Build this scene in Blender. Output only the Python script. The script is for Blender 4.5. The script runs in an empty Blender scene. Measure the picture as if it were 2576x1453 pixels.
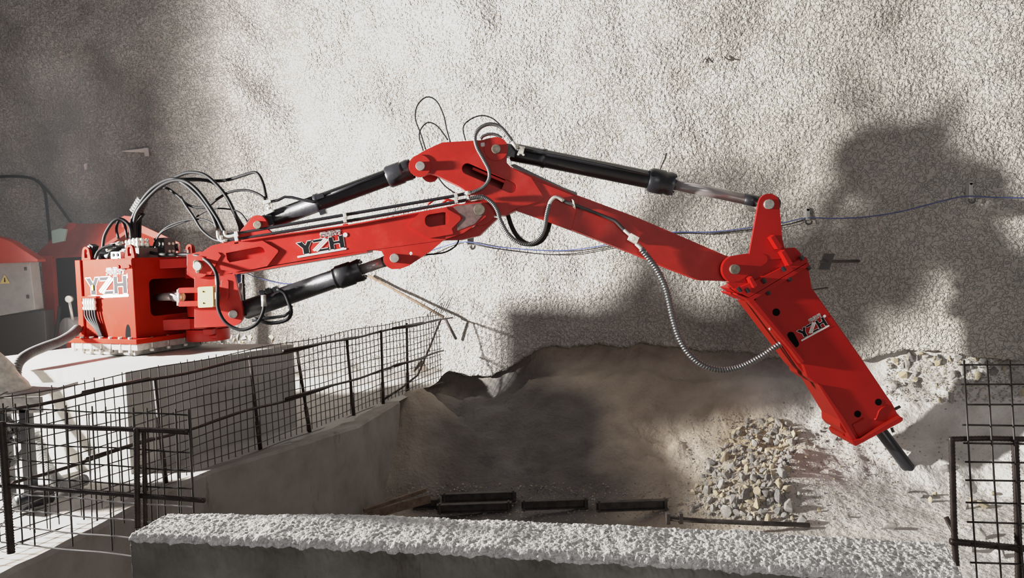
import bpy, bmesh, math, random
from math import sin, cos, pi, sqrt, atan2, radians
from mathutils import Vector, Matrix, noise
from mathutils.geometry import tessellate_polygon
from mathutils.bvhtree import BVHTree

random.seed(7)
scene = bpy.context.scene
COL = scene.collection

# ------------------------------------------------------------------ camera
EYE = 3.7                       # height of the lens above the pit bottom
F = 1900.0                      # focal length in pixels of a 2576 x 1453 frame
PITCH, ROLL = 0.0455, 0.035
fwd = Vector((0, cos(PITCH), -sin(PITCH)))
up0 = Vector((0, sin(PITCH), cos(PITCH)))
r0 = Vector((1, 0, 0))
CU = up0 * cos(ROLL) + r0 * sin(ROLL)
CR = r0 * cos(ROLL) - up0 * sin(ROLL)
ORG = Vector((0, 0, EYE))


def ray(px, py):
    return fwd + (CR * (px - 1288.0) - CU * (py - 726.5)) / F


def W(px, py, Y):
    """point at world depth Y seen at photo position px, py"""
    d = ray(px, py)
    return ORG + d * (Y / d.y)


def WZ(px, py, z):
    """point on the horizontal plane z (relative to the eye)"""
    d = ray(px, py)
    return ORG + d * (z / d.z)


cam = bpy.data.cameras.new('camera')
cam.sensor_width = 36.0
cam.lens = F / 2576.0 * 36.0
cam.clip_end = 200
cobj = bpy.data.objects.new('camera', cam)
COL.objects.link(cobj)
m = Matrix((CR, CU, -fwd)).transposed().to_4x4()
m.translation = ORG
cobj.matrix_world = m
scene.camera = cobj


# ------------------------------------------------------------------ materials
def newmat(name):
    m = bpy.data.materials.new(name)
    m.use_nodes = True
    nt = m.node_tree
    b = nt.nodes['Principled BSDF']
    return m, nt, b


def N(nt, kind, **kw):
    n = nt.nodes.new(kind)
    for k, v in kw.items():
        if k in n.inputs:
            n.inputs[k].default_value = v
        else:
            setattr(n, k, v)
    return n


def ramp(nt, fac, stops):
    r = nt.nodes.new('ShaderNodeValToRGB')
    cr = r.color_ramp
    while len(cr.elements) < len(stops):
        cr.elements.new(0.5)
    for e, (p, c) in zip(cr.elements, stops):
        e.position = p
        e.color = c if len(c) == 4 else (*c, 1)
    nt.links.new(fac, r.inputs[0])
    return r.outputs[0]


def coords(nt):
    return nt.nodes.new('ShaderNodeTexCoord').outputs['Object']


def simple(name, col, rough=0.5, metal=0.0, var=0.0, vscale=6.0, bump=0.0, bscale=60.0, spec=0.5, col2=None):
    m, nt, b = newmat(name)
    b.inputs['Base Color'].default_value = (*col, 1)
    b.inputs['Roughness'].default_value = rough
    b.inputs['Metallic'].default_value = metal
    b.inputs['Specular IOR Level'].default_value = spec
    co = coords(nt)
    if var or col2:
        n = N(nt, 'ShaderNodeTexNoise', Scale=vscale, Detail=6.0, Roughness=0.62)
        nt.links.new(co, n.inputs['Vector'])
        lo = tuple(c * (1 - var) for c in col)
        hi = col2 or tuple(min(1, c * (1 + var)) for c in col)
        nt.links.new(ramp(nt, n.outputs['Fac'], [(0.36, lo), (0.52, col), (0.72, hi)]), b.inputs['Base Color'])
    if bump:
        n = N(nt, 'ShaderNodeTexNoise', Scale=bscale, Detail=3.0)
        nt.links.new(co, n.inputs['Vector'])
        bp = N(nt, 'ShaderNodeBump', Strength=bump, Distance=0.01)
        nt.links.new(n.outputs['Fac'], bp.inputs['Height'])
        nt.links.new(bp.outputs[0], b.inputs['Normal'])
    return m


M = {}
M['red'] = simple('red_paint', (0.44, 0.013, 0.006), 0.45, var=0.14, vscale=3.2, spec=0.3, col2=(0.5, 0.032, 0.022), bump=0.05, bscale=90)
M['red_hammer'] = simple('red_hammer_paint', (0.37, 0.007, 0.004), 0.4, var=0.1, vscale=2.5, spec=0.22)
M['red_dusty'] = simple('red_dusty_paint', (0.26, 0.0080, 0.0012), 0.6, var=0.12, vscale=2.4, col2=(0.30, 0.014, 0.008), spec=0.05)
M['red_far'] = simple('red_faded_roof', (0.40, 0.05, 0.03), 0.6, var=0.25, vscale=2.0)
M['black'] = simple('black_paint', (0.014, 0.014, 0.017), 0.32, bump=0.12, bscale=30)
M['blackdust'] = simple('black_dusty_paint', (0.016, 0.016, 0.019), 0.36, var=0.3, vscale=9, bump=0.2, bscale=26)
M['rubber'] = simple('black_rubber', (0.012, 0.012, 0.013), 0.55, spec=0.15)
M['rubber_grey'] = simple('grey_rubber', (0.045, 0.043, 0.042), 0.6, var=0.3)
M['steel'] = simple('pin_steel', (0.42, 0.40, 0.37), 0.45, 0.75, var=0.3, vscale=18)
M['pinbrown'] = simple('oxidised_pin_steel', (0.20, 0.17, 0.13), 0.5, 0.6, var=0.35, vscale=25)
M['chrome'] = simple('chrome_rod', (0.42, 0.39, 0.385), 0.3, 0.45)
M['zinc'] = simple('zinc_fitting', (0.75, 0.73, 0.66), 0.35, 0.6)
M['armour'] = simple('spring_armour_steel', (0.17, 0.17, 0.17), 0.36, 0.8)
M['greasy'] = simple('grease_smeared_steel', (0.55, 0.52, 0.42), 0.4, 0.3, var=0.5, vscale=30)
M['yellow'] = simple('yellow_box_paint', (0.72, 0.56, 0.22), 0.5)
M['yellowtag'] = simple('yellow_tag', (0.85, 0.55, 0.02), 0.5)
M['white'] = simple('white_decal', (0.80, 0.74, 0.72), 0.5)
M['decal'] = simple('dark_decal', (0.006, 0.0062, 0.0075), 0.6, spec=0.08)
M['scuffed'] = simple('scuffed_bare_patch', (0.17, 0.105, 0.098), 0.5, 0.2, var=0.35, vscale=14)
M['cabinet'] = simple('light_grey_cabinet', (0.34, 0.34, 0.33), 0.5, var=0.1)
M['red_side'] = simple('red_bounce_cut', (0.17, 0.007, 0.003), 0.6, spec=0.1)  # dimmed red for hammer sides turned to the lamp, holds down bounce
M['dark'] = simple('dark_interior', (0.004, 0.004, 0.004), 0.9, spec=0.03)
M['darkgrey'] = simple('dark_grey_metal', (0.06, 0.058, 0.055), 0.5, 0.2)
M['rebar'] = simple('rusty_rebar', (0.035, 0.024, 0.020), 0.42, 0.55, var=0.4, vscale=22)
M['wire'] = simple('dark_wire', (0.03, 0.025, 0.022), 0.4, 0.6)
M['wirelight'] = simple('pale_wire', (0.5, 0.48, 0.46), 0.4, 0.3)
M['plate'] = simple('grey_base_plate', (0.33, 0.31, 0.29), 0.7, var=0.3, vscale=14)
M['wood'] = simple('weathered_timber', (0.16, 0.11, 0.075), 0.8, var=0.4, vscale=10)
M['rust'] = simple('rusted_channel_steel', (0.05, 0.04, 0.034), 0.7, var=0.5, vscale=9)
M['cord_blue'] = simple('blue_cord', (0.06, 0.08, 0.22), 0.6)
M['bag'] = simple('cream_sack_cloth', (0.74, 0.69, 0.60), 0.8, var=0.25, vscale=16)
M['bluetag'] = simple('blue_printed_tag', (0.10, 0.18, 0.55), 0.5, var=0.9, vscale=120, col2=(0.8, 0.8, 0.85))
M['paleglow'] = simple('pale_green_glass', (0.35, 0.5, 0.46), 0.2)
M['joist'] = simple('hanger_steel', (0.55, 0.54, 0.50), 0.4, 0.4)


def rough_mat(name, c_lo, c_mid, c_hi, grain, strength, dist, big=0.6, detail=2.0, worm=True, stain=None, attr=None, rough=0.9):
    """stone-like surface: colour patches plus pitted relief"""
    m, nt, b = newmat(name)
    b.inputs['Roughness'].default_value = rough
    b.inputs['Specular IOR Level'].default_value = 0.2
    co = coords(nt)
    n1 = N(nt, 'ShaderNodeTexNoise', Scale=big, Detail=8.0, Roughness=0.65)
    nt.links.new(co, n1.inputs['Vector'])
    col = ramp(nt, n1.outputs['Fac'], [(0.3, c_lo), (0.5, c_mid), (0.7, c_hi)])
    if attr:
        a = nt.nodes.new('ShaderNodeVertexColor')
        a.layer_name = attr
        mx = N(nt, 'ShaderNodeMix', data_type='RGBA', blend_type='MULTIPLY')
        mx.inputs[0].default_value = 1.0
        nt.links.new(col, mx.inputs[6])
        nt.links.new(a.outputs['Color'], mx.inputs[7])
        col = mx.outputs[2]
    if stain:
        ns = N(nt, 'ShaderNodeTexNoise', Scale=stain[0], Detail=5.0, Roughness=0.7)
        mp = nt.nodes.new('ShaderNodeMapping')
        mp.inputs['Scale'].default_value = (1, 1, stain[3] if len(stain) > 3 else 1)
        nt.links.new(co, mp.inputs['Vector'])
        nt.links.new(mp.outputs[0], ns.inputs['Vector'])
        f = ramp(nt, ns.outputs['Fac'], [(stain[2], (0, 0, 0)), (stain[2] + 0.12, (1, 1, 1))])
        mx = N(nt, 'ShaderNodeMix', data_type='RGBA')
        nt.links.new(f, mx.inputs[0])
        nt.links.new(col, mx.inputs[6])
        mx.inputs[7].default_value = (*stain[1], 1)
        col = mx.outputs[2]
    nt.links.new(col, b.inputs['Base Color'])
    g1 = N(nt, 'ShaderNodeTexNoise', Scale=grain, Detail=detail, Roughness=0.55)
    nt.links.new(co, g1.inputs['Vector'])
    h = g1.outputs['Fac']
    if worm:
        g2 = N(nt, 'ShaderNodeTexNoise', Scale=grain * 0.9, Detail=1.0, Distortion=0.6)
        nt.links.new(co, g2.inputs['Vector'])
        ab = N(nt, 'ShaderNodeMath', operation='SUBTRACT')
        nt.links.new(g2.outputs['Fac'], ab.inputs[0])
        ab.inputs[1].default_value = 0.5
        ab2 = N(nt, 'ShaderNodeMath', operation='ABSOLUTE')
        nt.links.new(ab.outputs[0], ab2.inputs[0])
        ab3 = N(nt, 'ShaderNodeMath', operation='MINIMUM')
        nt.links.new(ab2.outputs[0], ab3.inputs[0])
        ab3.inputs[1].default_value = 0.055
        mu = N(nt, 'ShaderNodeMath', operation='MULTIPLY')
        nt.links.new(ab3.outputs[0], mu.inputs[0])
        mu.inputs[1].default_value = 4.5
        ad = N(nt, 'ShaderNodeMath', operation='ADD')
        nt.links.new(mu.outputs[0], ad.inputs[0])
        nt.links.new(h, ad.inputs[1])
        h = ad.outputs[0]
    bp = N(nt, 'ShaderNodeBump', Strength=strength, Distance=dist)
    nt.links.new(h, bp.inputs['Height'])
    nt.links.new(bp.outputs[0], b.inputs['Normal'])
    return m


M['shotcrete'] = rough_mat('sprayed_concrete', (0.42, 0.40, 0.375), (0.50, 0.48, 0.45), (0.60, 0.58, 0.55), 19, 1.0, 0.075, big=0.5, attr='tone')
M['muck'] = rough_mat('rock_and_muck', (0.62, 0.60, 0.57), (0.80, 0.78, 0.75), (0.96, 0.95, 0.93), 14, 0.8, 0.06, big=1.6, detail=6.0, worm=False, attr='tone')
M['concrete'] = rough_mat('cast_concrete', (0.36, 0.34, 0.31), (0.44, 0.42, 0.39), (0.50, 0.48, 0.45), 40, 0.35, 0.012, big=1.3, detail=5.0, worm=False, stain=(9.0, (0.30, 0.27, 0.23), 0.66))
M['stained'] = rough_mat('stained_wall_concrete', (0.20, 0.18, 0.16), (0.28, 0.26, 0.235), (0.34, 0.32, 0.295), 30, 0.3, 0.012, big=1.8, detail=5.0, worm=False, stain=(3.0, (0.13, 0.11, 0.09), 0.60, 0.25))
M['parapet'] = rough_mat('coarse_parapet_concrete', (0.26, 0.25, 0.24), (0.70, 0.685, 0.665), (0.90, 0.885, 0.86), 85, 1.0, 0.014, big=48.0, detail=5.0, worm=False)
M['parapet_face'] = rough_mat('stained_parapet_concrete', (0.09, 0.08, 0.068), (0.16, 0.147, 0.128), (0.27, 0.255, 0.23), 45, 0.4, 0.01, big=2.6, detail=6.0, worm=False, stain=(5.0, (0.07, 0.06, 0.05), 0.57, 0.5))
M['floor'] = rough_mat('dusty_floor', (0.38, 0.36, 0.33), (0.46, 0.44, 0.41), (0.52, 0.50, 0.47), 22, 0.5, 0.02, big=2.2, detail=6.0, worm=False, stain=(2.6, (0.2, 0.18, 0.16), 0.6))
M['stone_a'] = rough_mat('broken_rock_grey', (0.22, 0.21, 0.195), (0.33, 0.315, 0.29), (0.46, 0.44, 0.41), 30, 0.4, 0.02, big=4, detail=5, worm=False)
M['stone_b'] = rough_mat('broken_rock_tan', (0.34, 0.28, 0.18), (0.44, 0.37, 0.26), (0.54, 0.48, 0.38), 30, 0.4, 0.02, big=4, detail=5, worm=False)
M['stone_c'] = rough_mat('broken_rock_dark', (0.14, 0.13, 0.125), (0.22, 0.21, 0.2), (0.34, 0.33, 0.31), 30, 0.4, 0.02, big=4, detail=5, worm=False)


# ------------------------------------------------------------------ object helpers
LOC = {}


def tag(o, label=None, cat=None, group=None, kind=None):
    if label: o['label'] = label
    if cat: o['category'] = cat
    if group: o['group'] = group
    if kind: o['kind'] = kind
    return o


def empty(name, loc, label, cat, group=None):
    o = bpy.data.objects.new(name, None)
    o.location = loc
    o.empty_display_size = 0.2
    COL.objects.link(o)
    LOC[o.name] = Vector(loc)
    return tag(o, label, cat, group)


class MB:
    """collects faces (world coordinates) for ONE mesh object"""

    def __init__(self):
        self.v, self.f, self.mi, self.sm = [], [], [], []

    def add(self, vs, fs, mi=0, smooth=False):
        b = len(self.v)
        self.v += [tuple(x) for x in vs]
        for f in fs:
            self.f.append([i + b for i in f])
            self.mi.append(mi)
            self.sm.append(smooth)
        return self

    def box(self, c, ax, ay, az, mi=0):
        """centre and three half-axes"""
        c, ax, ay, az = Vector(c), Vector(ax), Vector(ay), Vector(az)
        vs = [c + ax * i + ay * j + az * k for i in (-1, 1) for j in (-1, 1) for k in (-1, 1)]
        return self.add(vs, [(0, 1, 3, 2), (4, 6, 7, 5), (0, 4, 5, 1), (2, 3, 7, 6), (0, 2, 6, 4), (1, 5, 7, 3)], mi)

    def bar(self, a, b, w, h, mi=0, upv=(0, 0, 1)):
        a, b = Vector(a), Vector(b)
        d = b - a
        s = d.cross(Vector(upv))
        if s.length < 1e-6:
            s = Vector((1, 0, 0))
        s.normalize()
        u = s.cross(d).normalized()
        return self.box((a + b) / 2, d / 2, s * w / 2, u * h / 2, mi)

    def cyl(self, a, b, r, n=20, r2=None, mi=0, caps=True, smooth=True):
        a, b = Vector(a), Vector(b)
        r2 = r if r2 is None else r2
        d = (b - a).normalized()
        s = d.cross(Vector((0, 0, 1)) if abs(d.z) < 0.9 else Vector((1, 0, 0))).normalized()
        u = s.cross(d)
        vs = []
        for c, rr in ((a, r), (b, r2)):
            for i in range(n):
                t = 2 * pi * i / n
                vs.append(c + s * cos(t) * rr + u * sin(t) * rr)
        self.add(vs, [(i, (i + 1) % n, n + (i + 1) % n, n + i) for i in range(n)], mi, smooth)
        if caps:
            self.add(vs[:n], [tuple(range(n - 1, -1, -1))], mi)
            self.add(vs[n:], [tuple(range(n))], mi)
        return self

    def lathe(self, a, b, prof, n=24, mi=0):
        """surface of revolution about a->b; prof: (fraction, radius)"""
        a, b = Vector(a), Vector(b)
        for (t0, ra), (t1, rb) in zip(prof, prof[1:]):
            if abs(t0 - t1) < 1e-6:
                p = a.lerp(b, t0)
                d = (b - a).normalized()
                self.cyl(p - d * 1e-4, p + d * 1e-4, ra, n, rb, mi, False)
            else:
                self.cyl(a.lerp(b, t0), a.lerp(b, t1), ra, n, rb, mi, False)
        if prof[0][1] > 0: self.cyl(a.lerp(b, prof[0][0]), a.lerp(b, prof[0][0] + 1e-3), prof[0][1], n, mi=mi)
        if prof[-1][1] > 0: self.cyl(a.lerp(b, prof[-1][0] - 1e-3), a.lerp(b, prof[-1][0]), prof[-1][1], n, mi=mi)
        return self

    def tube(self, pts, r, n=8, mi=0, rf=None, closed=False):
        """tube along a list of points; rf(i, s) gives radius"""
        pts = [Vector(p) for p in pts]
        vs, L = [], 0.0
        prev = None
        for i, p in enumerate(pts):
            t = (pts[min(i + 1, len(pts) - 1)] - pts[max(i - 1, 0)])
            if t.length < 1e-9: t = Vector((1, 0, 0))
            t.normalize()
            if prev is None:
                s = t.cross(Vector((0, 0, 1)) if abs(t.z) < 0.9 else Vector((0, 1, 0))).normalized()
            else:
                s = (prev - t * prev.dot(t)).normalized()
            prev = s
            u = s.cross(t)
            if i: L += (p - pts[i - 1]).length
            rr = rf(i, L) if rf else r
            for k in range(n):
                a = 2 * pi * k / n
                vs.append(p + s * cos(a) * rr + u * sin(a) * rr)
        fs = []
        for i in range(len(pts) - 1):
            for k in range(n):
                fs.append((i * n + k, i * n + (k + 1) % n, (i + 1) * n + (k + 1) % n, (i + 1) * n + k))
        fs.append(tuple(range(n - 1, -1, -1)))
        fs.append(tuple((len(pts) - 1) * n + k for k in range(n)))
        return self.add(vs, fs, mi, n > 5)

    def plate(self, outline, thick, holes=(), mi=0, hollow=False, rim=0.05):
        """outline: world points in one plane; thick: vector to the back face. hollow: holes only through the front skin"""
        thick = Vector(thick)
        outs = [Vector(p) for p in outline]
        hs = [[Vector(p) for p in h] for h in holes]
        tri = tessellate_polygon([outs] + hs) if hs else None
        allp = outs + [p for h in hs for p in h]
        if tri:
            self.add(allp, [tuple(t) for t in tri], mi)
            if hollow:
                self.add([p + thick for p in outs], [tuple(range(len(outs)))[::-1]], mi)
            else:
                self.add([p + thick for p in allp], [tuple(t)[::-1] for t in tri], mi)
        else:
            self.add(outs, [tuple(range(len(outs)))], mi)
            self.add([p + thick for p in outs], [tuple(range(len(outs)))[::-1]], mi)
        for j, lp in enumerate([outs] + hs):
            n = len(lp)
            tk = thick if (j == 0 or not hollow) else thick.normalized() * rim
            self.add(lp + [p + tk for p in lp], [(i, (i + 1) % n, n + (i + 1) % n, n + i) for i in range(n)], mi)
        return self

    def build(self, name, mats, parent=None, bevel=0.0, merge=True, **tags):
        me = bpy.data.meshes.new(name)
        me.from_pydata(self.v, [], self.f)
        for m in (mats if isinstance(mats, (list, tuple)) else [mats]):
            me.materials.append(M[m] if isinstance(m, str) else m)
        me.polygons.foreach_set('material_index', self.mi)
        me.polygons.foreach_set('use_smooth', self.sm)
        me.update()
        bm = bmesh.new()
        bm.from_mesh(me)
        if merge:
            bmesh.ops.remove_doubles(bm, verts=bm.verts, dist=1e-5)
        bmesh.ops.recalc_face_normals(bm, faces=bm.faces)
        bm.to_mesh(me)
        bm.free()
        o = bpy.data.objects.new(name, me)
        COL.objects.link(o)
        LOC[o.name] = Vector((0, 0, 0))
        if parent is not None:
            o.parent = parent
            o.matrix_parent_inverse = Matrix.Translation(-LOC[parent.name])
        if bevel:
            bv = o.modifiers.new('edge', 'BEVEL')
            bv.width = bevel
            bv.segments = 2
            bv.limit_method = 'ANGLE'
            bv.angle_limit = radians(40)
            bv.harden_normals = False
        tag(o, **tags)
        return o


def smooth_path(pts, step=0.03):
    """Catmull-Rom through world points"""
    P = [Vector(p) for p in pts]
    if len(P) < 3:
        n = max(2, int((P[1] - P[0]).length / step))
        return [P[0].lerp(P[1], i / n) for i in range(n + 1)]
    P = [P[0] * 2 - P[1]] + P + [P[-1] * 2 - P[-2]]
    out = []
    for i in range(1, len(P) - 2):
        a, b, c, d = P[i - 1:i + 3]
        n = max(2, int((c - b).length / step))
        for k in range(n):
            t = k / n
            out.append(0.5 * (2 * b + (c - a) * t + (2 * a - 5 * b + 4 * c - d) * t * t + (3 * b - a - 3 * c + d) * t ** 3))
    out.append(P[-2])
    return out


def rpoly(pts, seg=6):
    """2-D polygon; a point (x, y, r) is filleted with radius r"""
    out = []
    n = len(pts)
    for i, p in enumerate(pts):
        if len(p) == 2:
            out.append((p[0], p[1]))
            continue
        a, b, c = Vector(pts[i - 1][:2]), Vector(p[:2]), Vector(pts[(i + 1) % n][:2])
        u, v = (a - b), (c - b)
        lu, lv = u.length, v.length
        u.normalize(); v.normalize()
        ang = math.acos(max(-1, min(1, u.dot(v))))
        t = min(p[2] / math.tan(ang / 2), lu * 0.49, lv * 0.49)
        r = t * math.tan(ang / 2)
        s, e = b + u * t, b + v * t
        ctr = b + (u + v).normalized() * (r / sin(ang / 2))
        a0, a1 = atan2(s.y - ctr.y, s.x - ctr.x), atan2(e.y - ctr.y, e.x - ctr.x)
        da = (a1 - a0 + pi) % (2 * pi) - pi
        for k in range(seg + 1):
            q = a0 + da * k / seg
            out.append((ctr.x + r * cos(q), ctr.y + r * sin(q)))
    return out


def arc(cx, cy, r, a0, a1, n=14):
    """pixel arc, angles in degrees, 0 = right, 90 = up in the photo"""
    return [(cx + r * cos(radians(a0 + (a1 - a0) * i / n)), cy - r * sin(radians(a0 + (a1 - a0) * i / n))) for i in range(n + 1)]


def slot(x0, y0, x1, y1, r, n=8):
    """stadium hole between two centres"""
    a = math.degrees(atan2(-(y1 - y0), x1 - x0))
    return arc(x0, y0, r, a + 90, a + 270, n) + arc(x1, y1, r, a - 90, a + 90, n)


def pl(pxs, Y):
    return [W(p[0], p[1], Y) for p in pxs]


def pplate(mb, pxs, Y0, Y1, holes=(), mi=0, hollow=False, rim=0.05):
    return mb.plate(pl(pxs, Y0), (0, Y1 - Y0, 0), [pl(h, Y0) for h in holes], mi, hollow, rim)


def pm(px, Y):
    return px * Y / F

# ------------------------------------------------------------------ the place: tunnel wall, pit, floor
def lerp_tab(tab, x):
    if x <= tab[0][0]: return tab[0][1]
    for (x0, y0), (x1, y1) in zip(tab, tab[1:]):
        if x <= x1:
            t = (x - x0) / (x1 - x0)
            return y0 + (y1 - y0) * t
    return tab[-1][1]


def smooth_tab(tab, x, w=0.8):
    return (lerp_tab(tab, x - w) + 2 * lerp_tab(tab, x) + lerp_tab(tab, x + w)) / 4


WALL_TAB = [(-16, 16.2), (-8, 15.6), (-4, 14.9), (-1.25, 13.9), (1.0, 13.1), (3, 12.2), (5, 11.15), (7, 10.0), (9, 8.8), (14, 6)]


def wall_base(X, z):
    y = smooth_tab(WALL_TAB, X)
    h = max(0.0, z + 0.3)
    return y - 0.045 * h * h


def nz(x, y, z, s, o=0):
    return noise.noise(Vector((x * s + o, y * s + o * 1.7, z * s - o)))


def wall_y(X, z):
    y = wall_base(X, z)
    fade = 0.35 + 0.65 * max(0, min(1, (z + 1.2) / 1.5))
    lump = 0.20 * nz(X, 0, z, 0.55, 3) + 0.12 * nz(X, 0, z, 1.3, 9) + 0.05 * nz(X, 0, z, 3.0, 5)
    # oblique lumps in the sprayed layer towards the left
    lw = max(0, min(1, (-1.5 - X) / 3.0))
    lump += lw * 0.16 * nz(X * 0.8 + z * 0.6, 0, z * 0.5 - X * 0.3, 1.5, 21)
    return y + lump * fade


def on_wall(px, py, off=0.0):
    Y = 13.0
    for _ in range(25):
        p = W(px, py, Y)
        Y = 0.5 * Y + 0.5 * (wall_y(p.x, p.z - EYE) - off)
    return W(px, py, Y)


EDGE_PX = [(1062, 900), (1075, 925), (1110, 930), (1150, 938), (1190, 945), (1240, 943), (1270, 930), (1300, 912), (1345, 880), (1390, 868), (1440, 872),
           (1500, 862), (1560, 874), (1620, 862), (1700, 872), (1760, 882), (1850, 882), (1960, 905), (2100, 903), (2170, 905), (2240, 885),
           (2280, 876), (2330, 884), (2400, 886), (2470, 900), (2576, 905), (2900, 915)]
EDGE = []
for e in EDGE_PX:
    p = on_wall(*e)
    EDGE.append((p.x, p.z - EYE))


def edge_z(X):
    if X < EDGE[0][0]:
        return lerp_tab([(EDGE[0][0] - 0.5, -2.6), (EDGE[0][0], EDGE[0][1])], X)
    j = 0.05 * noise.noise(Vector((X * 5, 3, 1))) + 0.025 * noise.noise(Vector((X * 16, 3, 1)))
    return lerp_tab(EDGE, X) + j


def grid_mesh(name, fn, us, vs, mat, tone=None, kind='structure', extra=None):
    verts, tones = [], []
    for v in range(len(vs)):
        for u in range(len(us)):
            p = fn(u, v)
            verts.append(p)
            if tone: tones.append(tone(p))
    nu = len(us)
    faces = [(j * nu + i, j * nu + i + 1, (j + 1) * nu + i + 1, (j + 1) * nu + i) for j in range(len(vs) - 1) for i in range(nu - 1)]
    me = bpy.data.meshes.new(name)
    me.from_pydata(verts, [], faces)
    me.materials.append(M[mat])
    me.polygons.foreach_set('use_smooth', [True] * len(faces))
    if tone:
        ca = me.color_attributes.new('tone', 'FLOAT_COLOR', 'POINT')
        flat = []
        for t in tones: flat += [t[0], t[1], t[2], 1.0]
        ca.data.foreach_set('color', flat)
    me.update()
    o = bpy.data.objects.new(name, me)
    COL.objects.link(o)
    LOC[o.name] = Vector((0, 0, 0))
    o['kind'] = kind
    return o


# shotcrete wall, lower edge broken off above the excavated rock
xs = [-15 + 0.05 * i for i in range(int(29.5 / 0.05))]
ts = [0] + [((i) / 190.0) for i in range(0, 191)]


def wall_pt(u, v):
    X = xs[u]
    zb = edge_z(X)
    t = ts[v]
    z = zb + (7.0 - zb) * t
    if v == 0:
        return (X, wall_y(X, z) + 0.30, z + EYE + 0.05)
    y = wall_y(X, z)
    if X > EDGE[0][0]: y -= 0.05 * max(0, 1 - t * 25)
    return (X, y, z + EYE)


def wall_tone(p):
    X, z = p[0], p[2] - EYE
    k = 0.93 + 0.25 * nz(X, 0, z, 0.9, 40) + 0.12 * nz(X, 0, z, 4, 11)
    k = max(0.6, min(1.12, k))
    warm = max(0, min(1, (X + 1) / 5))
    return (k, k * (0.995 - 0.012 * warm), k * (0.985 - 0.05 * warm))


grid_mesh('wall_back', wall_pt, xs, ts, 'shotcrete', wall_tone)

# retaining wall line
RL = [(-4.05, 4.2), (-3.67, 5.82), (-3.46, 7.3), (-3.30, 7.9), (-2.85, 8.6), (-2.1, 9.9), (-1.80, 11.5)]


def line_x(Y):
    if Y > 11.5: return -1.80 + (Y - 11.5) * 0.30
    t = [(b, a) for a, b in RL]
    return lerp_tab(t, Y)


# pit bottom and rock slope
YB = [(-4, 11.0), (-1.5, 10.9), (0, 10.4), (2, 9.9), (3.6, 9.65), (5.2, 9.35), (7, 8.4), (10, 6.8), (14, 5)]
ZF = [(-4, -3.6), (-1, -3.55), (2, -3.36), (4, -3.20), (5.2, -3.15), (8, -3.0), (14, -2.9)]


def muck_z(X, Y):
    yb, zf = smooth_tab(YB, X, 0.5), lerp_tab(ZF, X)
    yw = wall_base(X, -1.5)
    zt = lerp_tab(EDGE, X) - 0.02
    s = (Y - yb) / (yw + 0.10 - yb)
    # gentle toe, steeper up the face
    if s < 0: g = 0.05 * s
    elif s < 1: g = 0.85 * s + 0.15 * s * s
    else: g = 1 + (s - 1) * 2.5
    g = g if s > 0.25 or s < -0.25 else g * 0.5 + 0.5 * max(0.0, (s + 0.25) ** 2 * 0.9) 
    z = zf + (zt - zf) * g
    # pile against the end of the retaining wall
    d = sqrt((X + 1.62) ** 2 + (Y - 12.1) ** 2)
    z = max(z, -2.12 - 1.02 * max(0, d - 0.15)) if X > -3.2 else z
    # rubble heap at the foot of the slope
    hx, hy = X - 3.15, Y - 9.5
    z += 0.42 * math.exp(-(hx * hx * 0.9 + hy * hy * 1.6))
    b = 0.16 * nz(X, Y, 0, 0.9, 2) + 0.09 * nz(X, Y, 0, 2.2, 7) + 0.06 * nz(X, Y, 0, 5.5, 4) + 0.035 * nz(X, Y, 0, 13, 6)
    flat = max(0.25, min(1, s * 4 + 0.6))
    # broken rock band at right below the shotcrete
    rk = max(0, min(1, (X - 4.6) / 0.8)) * max(0, min(1, (s - 0.45) / 0.2))
    b += rk * (0.10 * abs(nz(X, Y, 0, 3.5, 31)) + 0.08 * abs(nz(X, Y, 0, 8, 33)) - 0.05)
    # hollowed rock under the broken edge
    if 0.78 < s < 1.08: b -= 0.24 * (1 - abs(s - 0.93) / 0.15)
    return z + b * flat


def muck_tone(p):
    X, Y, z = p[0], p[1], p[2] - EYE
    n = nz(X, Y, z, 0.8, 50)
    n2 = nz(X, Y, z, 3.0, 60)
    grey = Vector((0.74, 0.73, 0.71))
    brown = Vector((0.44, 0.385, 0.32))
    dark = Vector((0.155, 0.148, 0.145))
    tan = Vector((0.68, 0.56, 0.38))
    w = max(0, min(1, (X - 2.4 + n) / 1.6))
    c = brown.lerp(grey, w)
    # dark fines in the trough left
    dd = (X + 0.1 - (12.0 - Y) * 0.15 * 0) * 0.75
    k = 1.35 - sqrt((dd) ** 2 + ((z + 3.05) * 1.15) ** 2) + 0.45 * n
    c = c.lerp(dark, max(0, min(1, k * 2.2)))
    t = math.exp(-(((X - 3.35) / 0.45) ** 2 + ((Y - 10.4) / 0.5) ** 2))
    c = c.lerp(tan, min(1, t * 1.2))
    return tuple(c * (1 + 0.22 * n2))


mx_ = [-3.6 + 0.06 * i for i in range(int(17 / 0.06))]
my_ = [2.0 + 0.12 * i for i in range(40)] + [6.8 + 0.06 * i for i in range(130)]
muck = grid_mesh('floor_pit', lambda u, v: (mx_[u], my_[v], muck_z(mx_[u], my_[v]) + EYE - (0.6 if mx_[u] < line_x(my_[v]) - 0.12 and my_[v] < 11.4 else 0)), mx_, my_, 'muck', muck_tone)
bvh_muck = BVHTree.FromPolygons([v.co[:] for v in muck.data.vertices], [p.vertices[:] for p in muck.data.polygons])


def on_muck(px, py):
    d = ray(px, py).normalized()
    h = bvh_muck.ray_cast(ORG, d)
    return h[0]


# upper floor left of the pit
FZ = -2.2
fx = [-15 + 0.12 * i for i in range(118)]
fy = [3.6 + 0.1 * i for i in range(125)]


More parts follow.
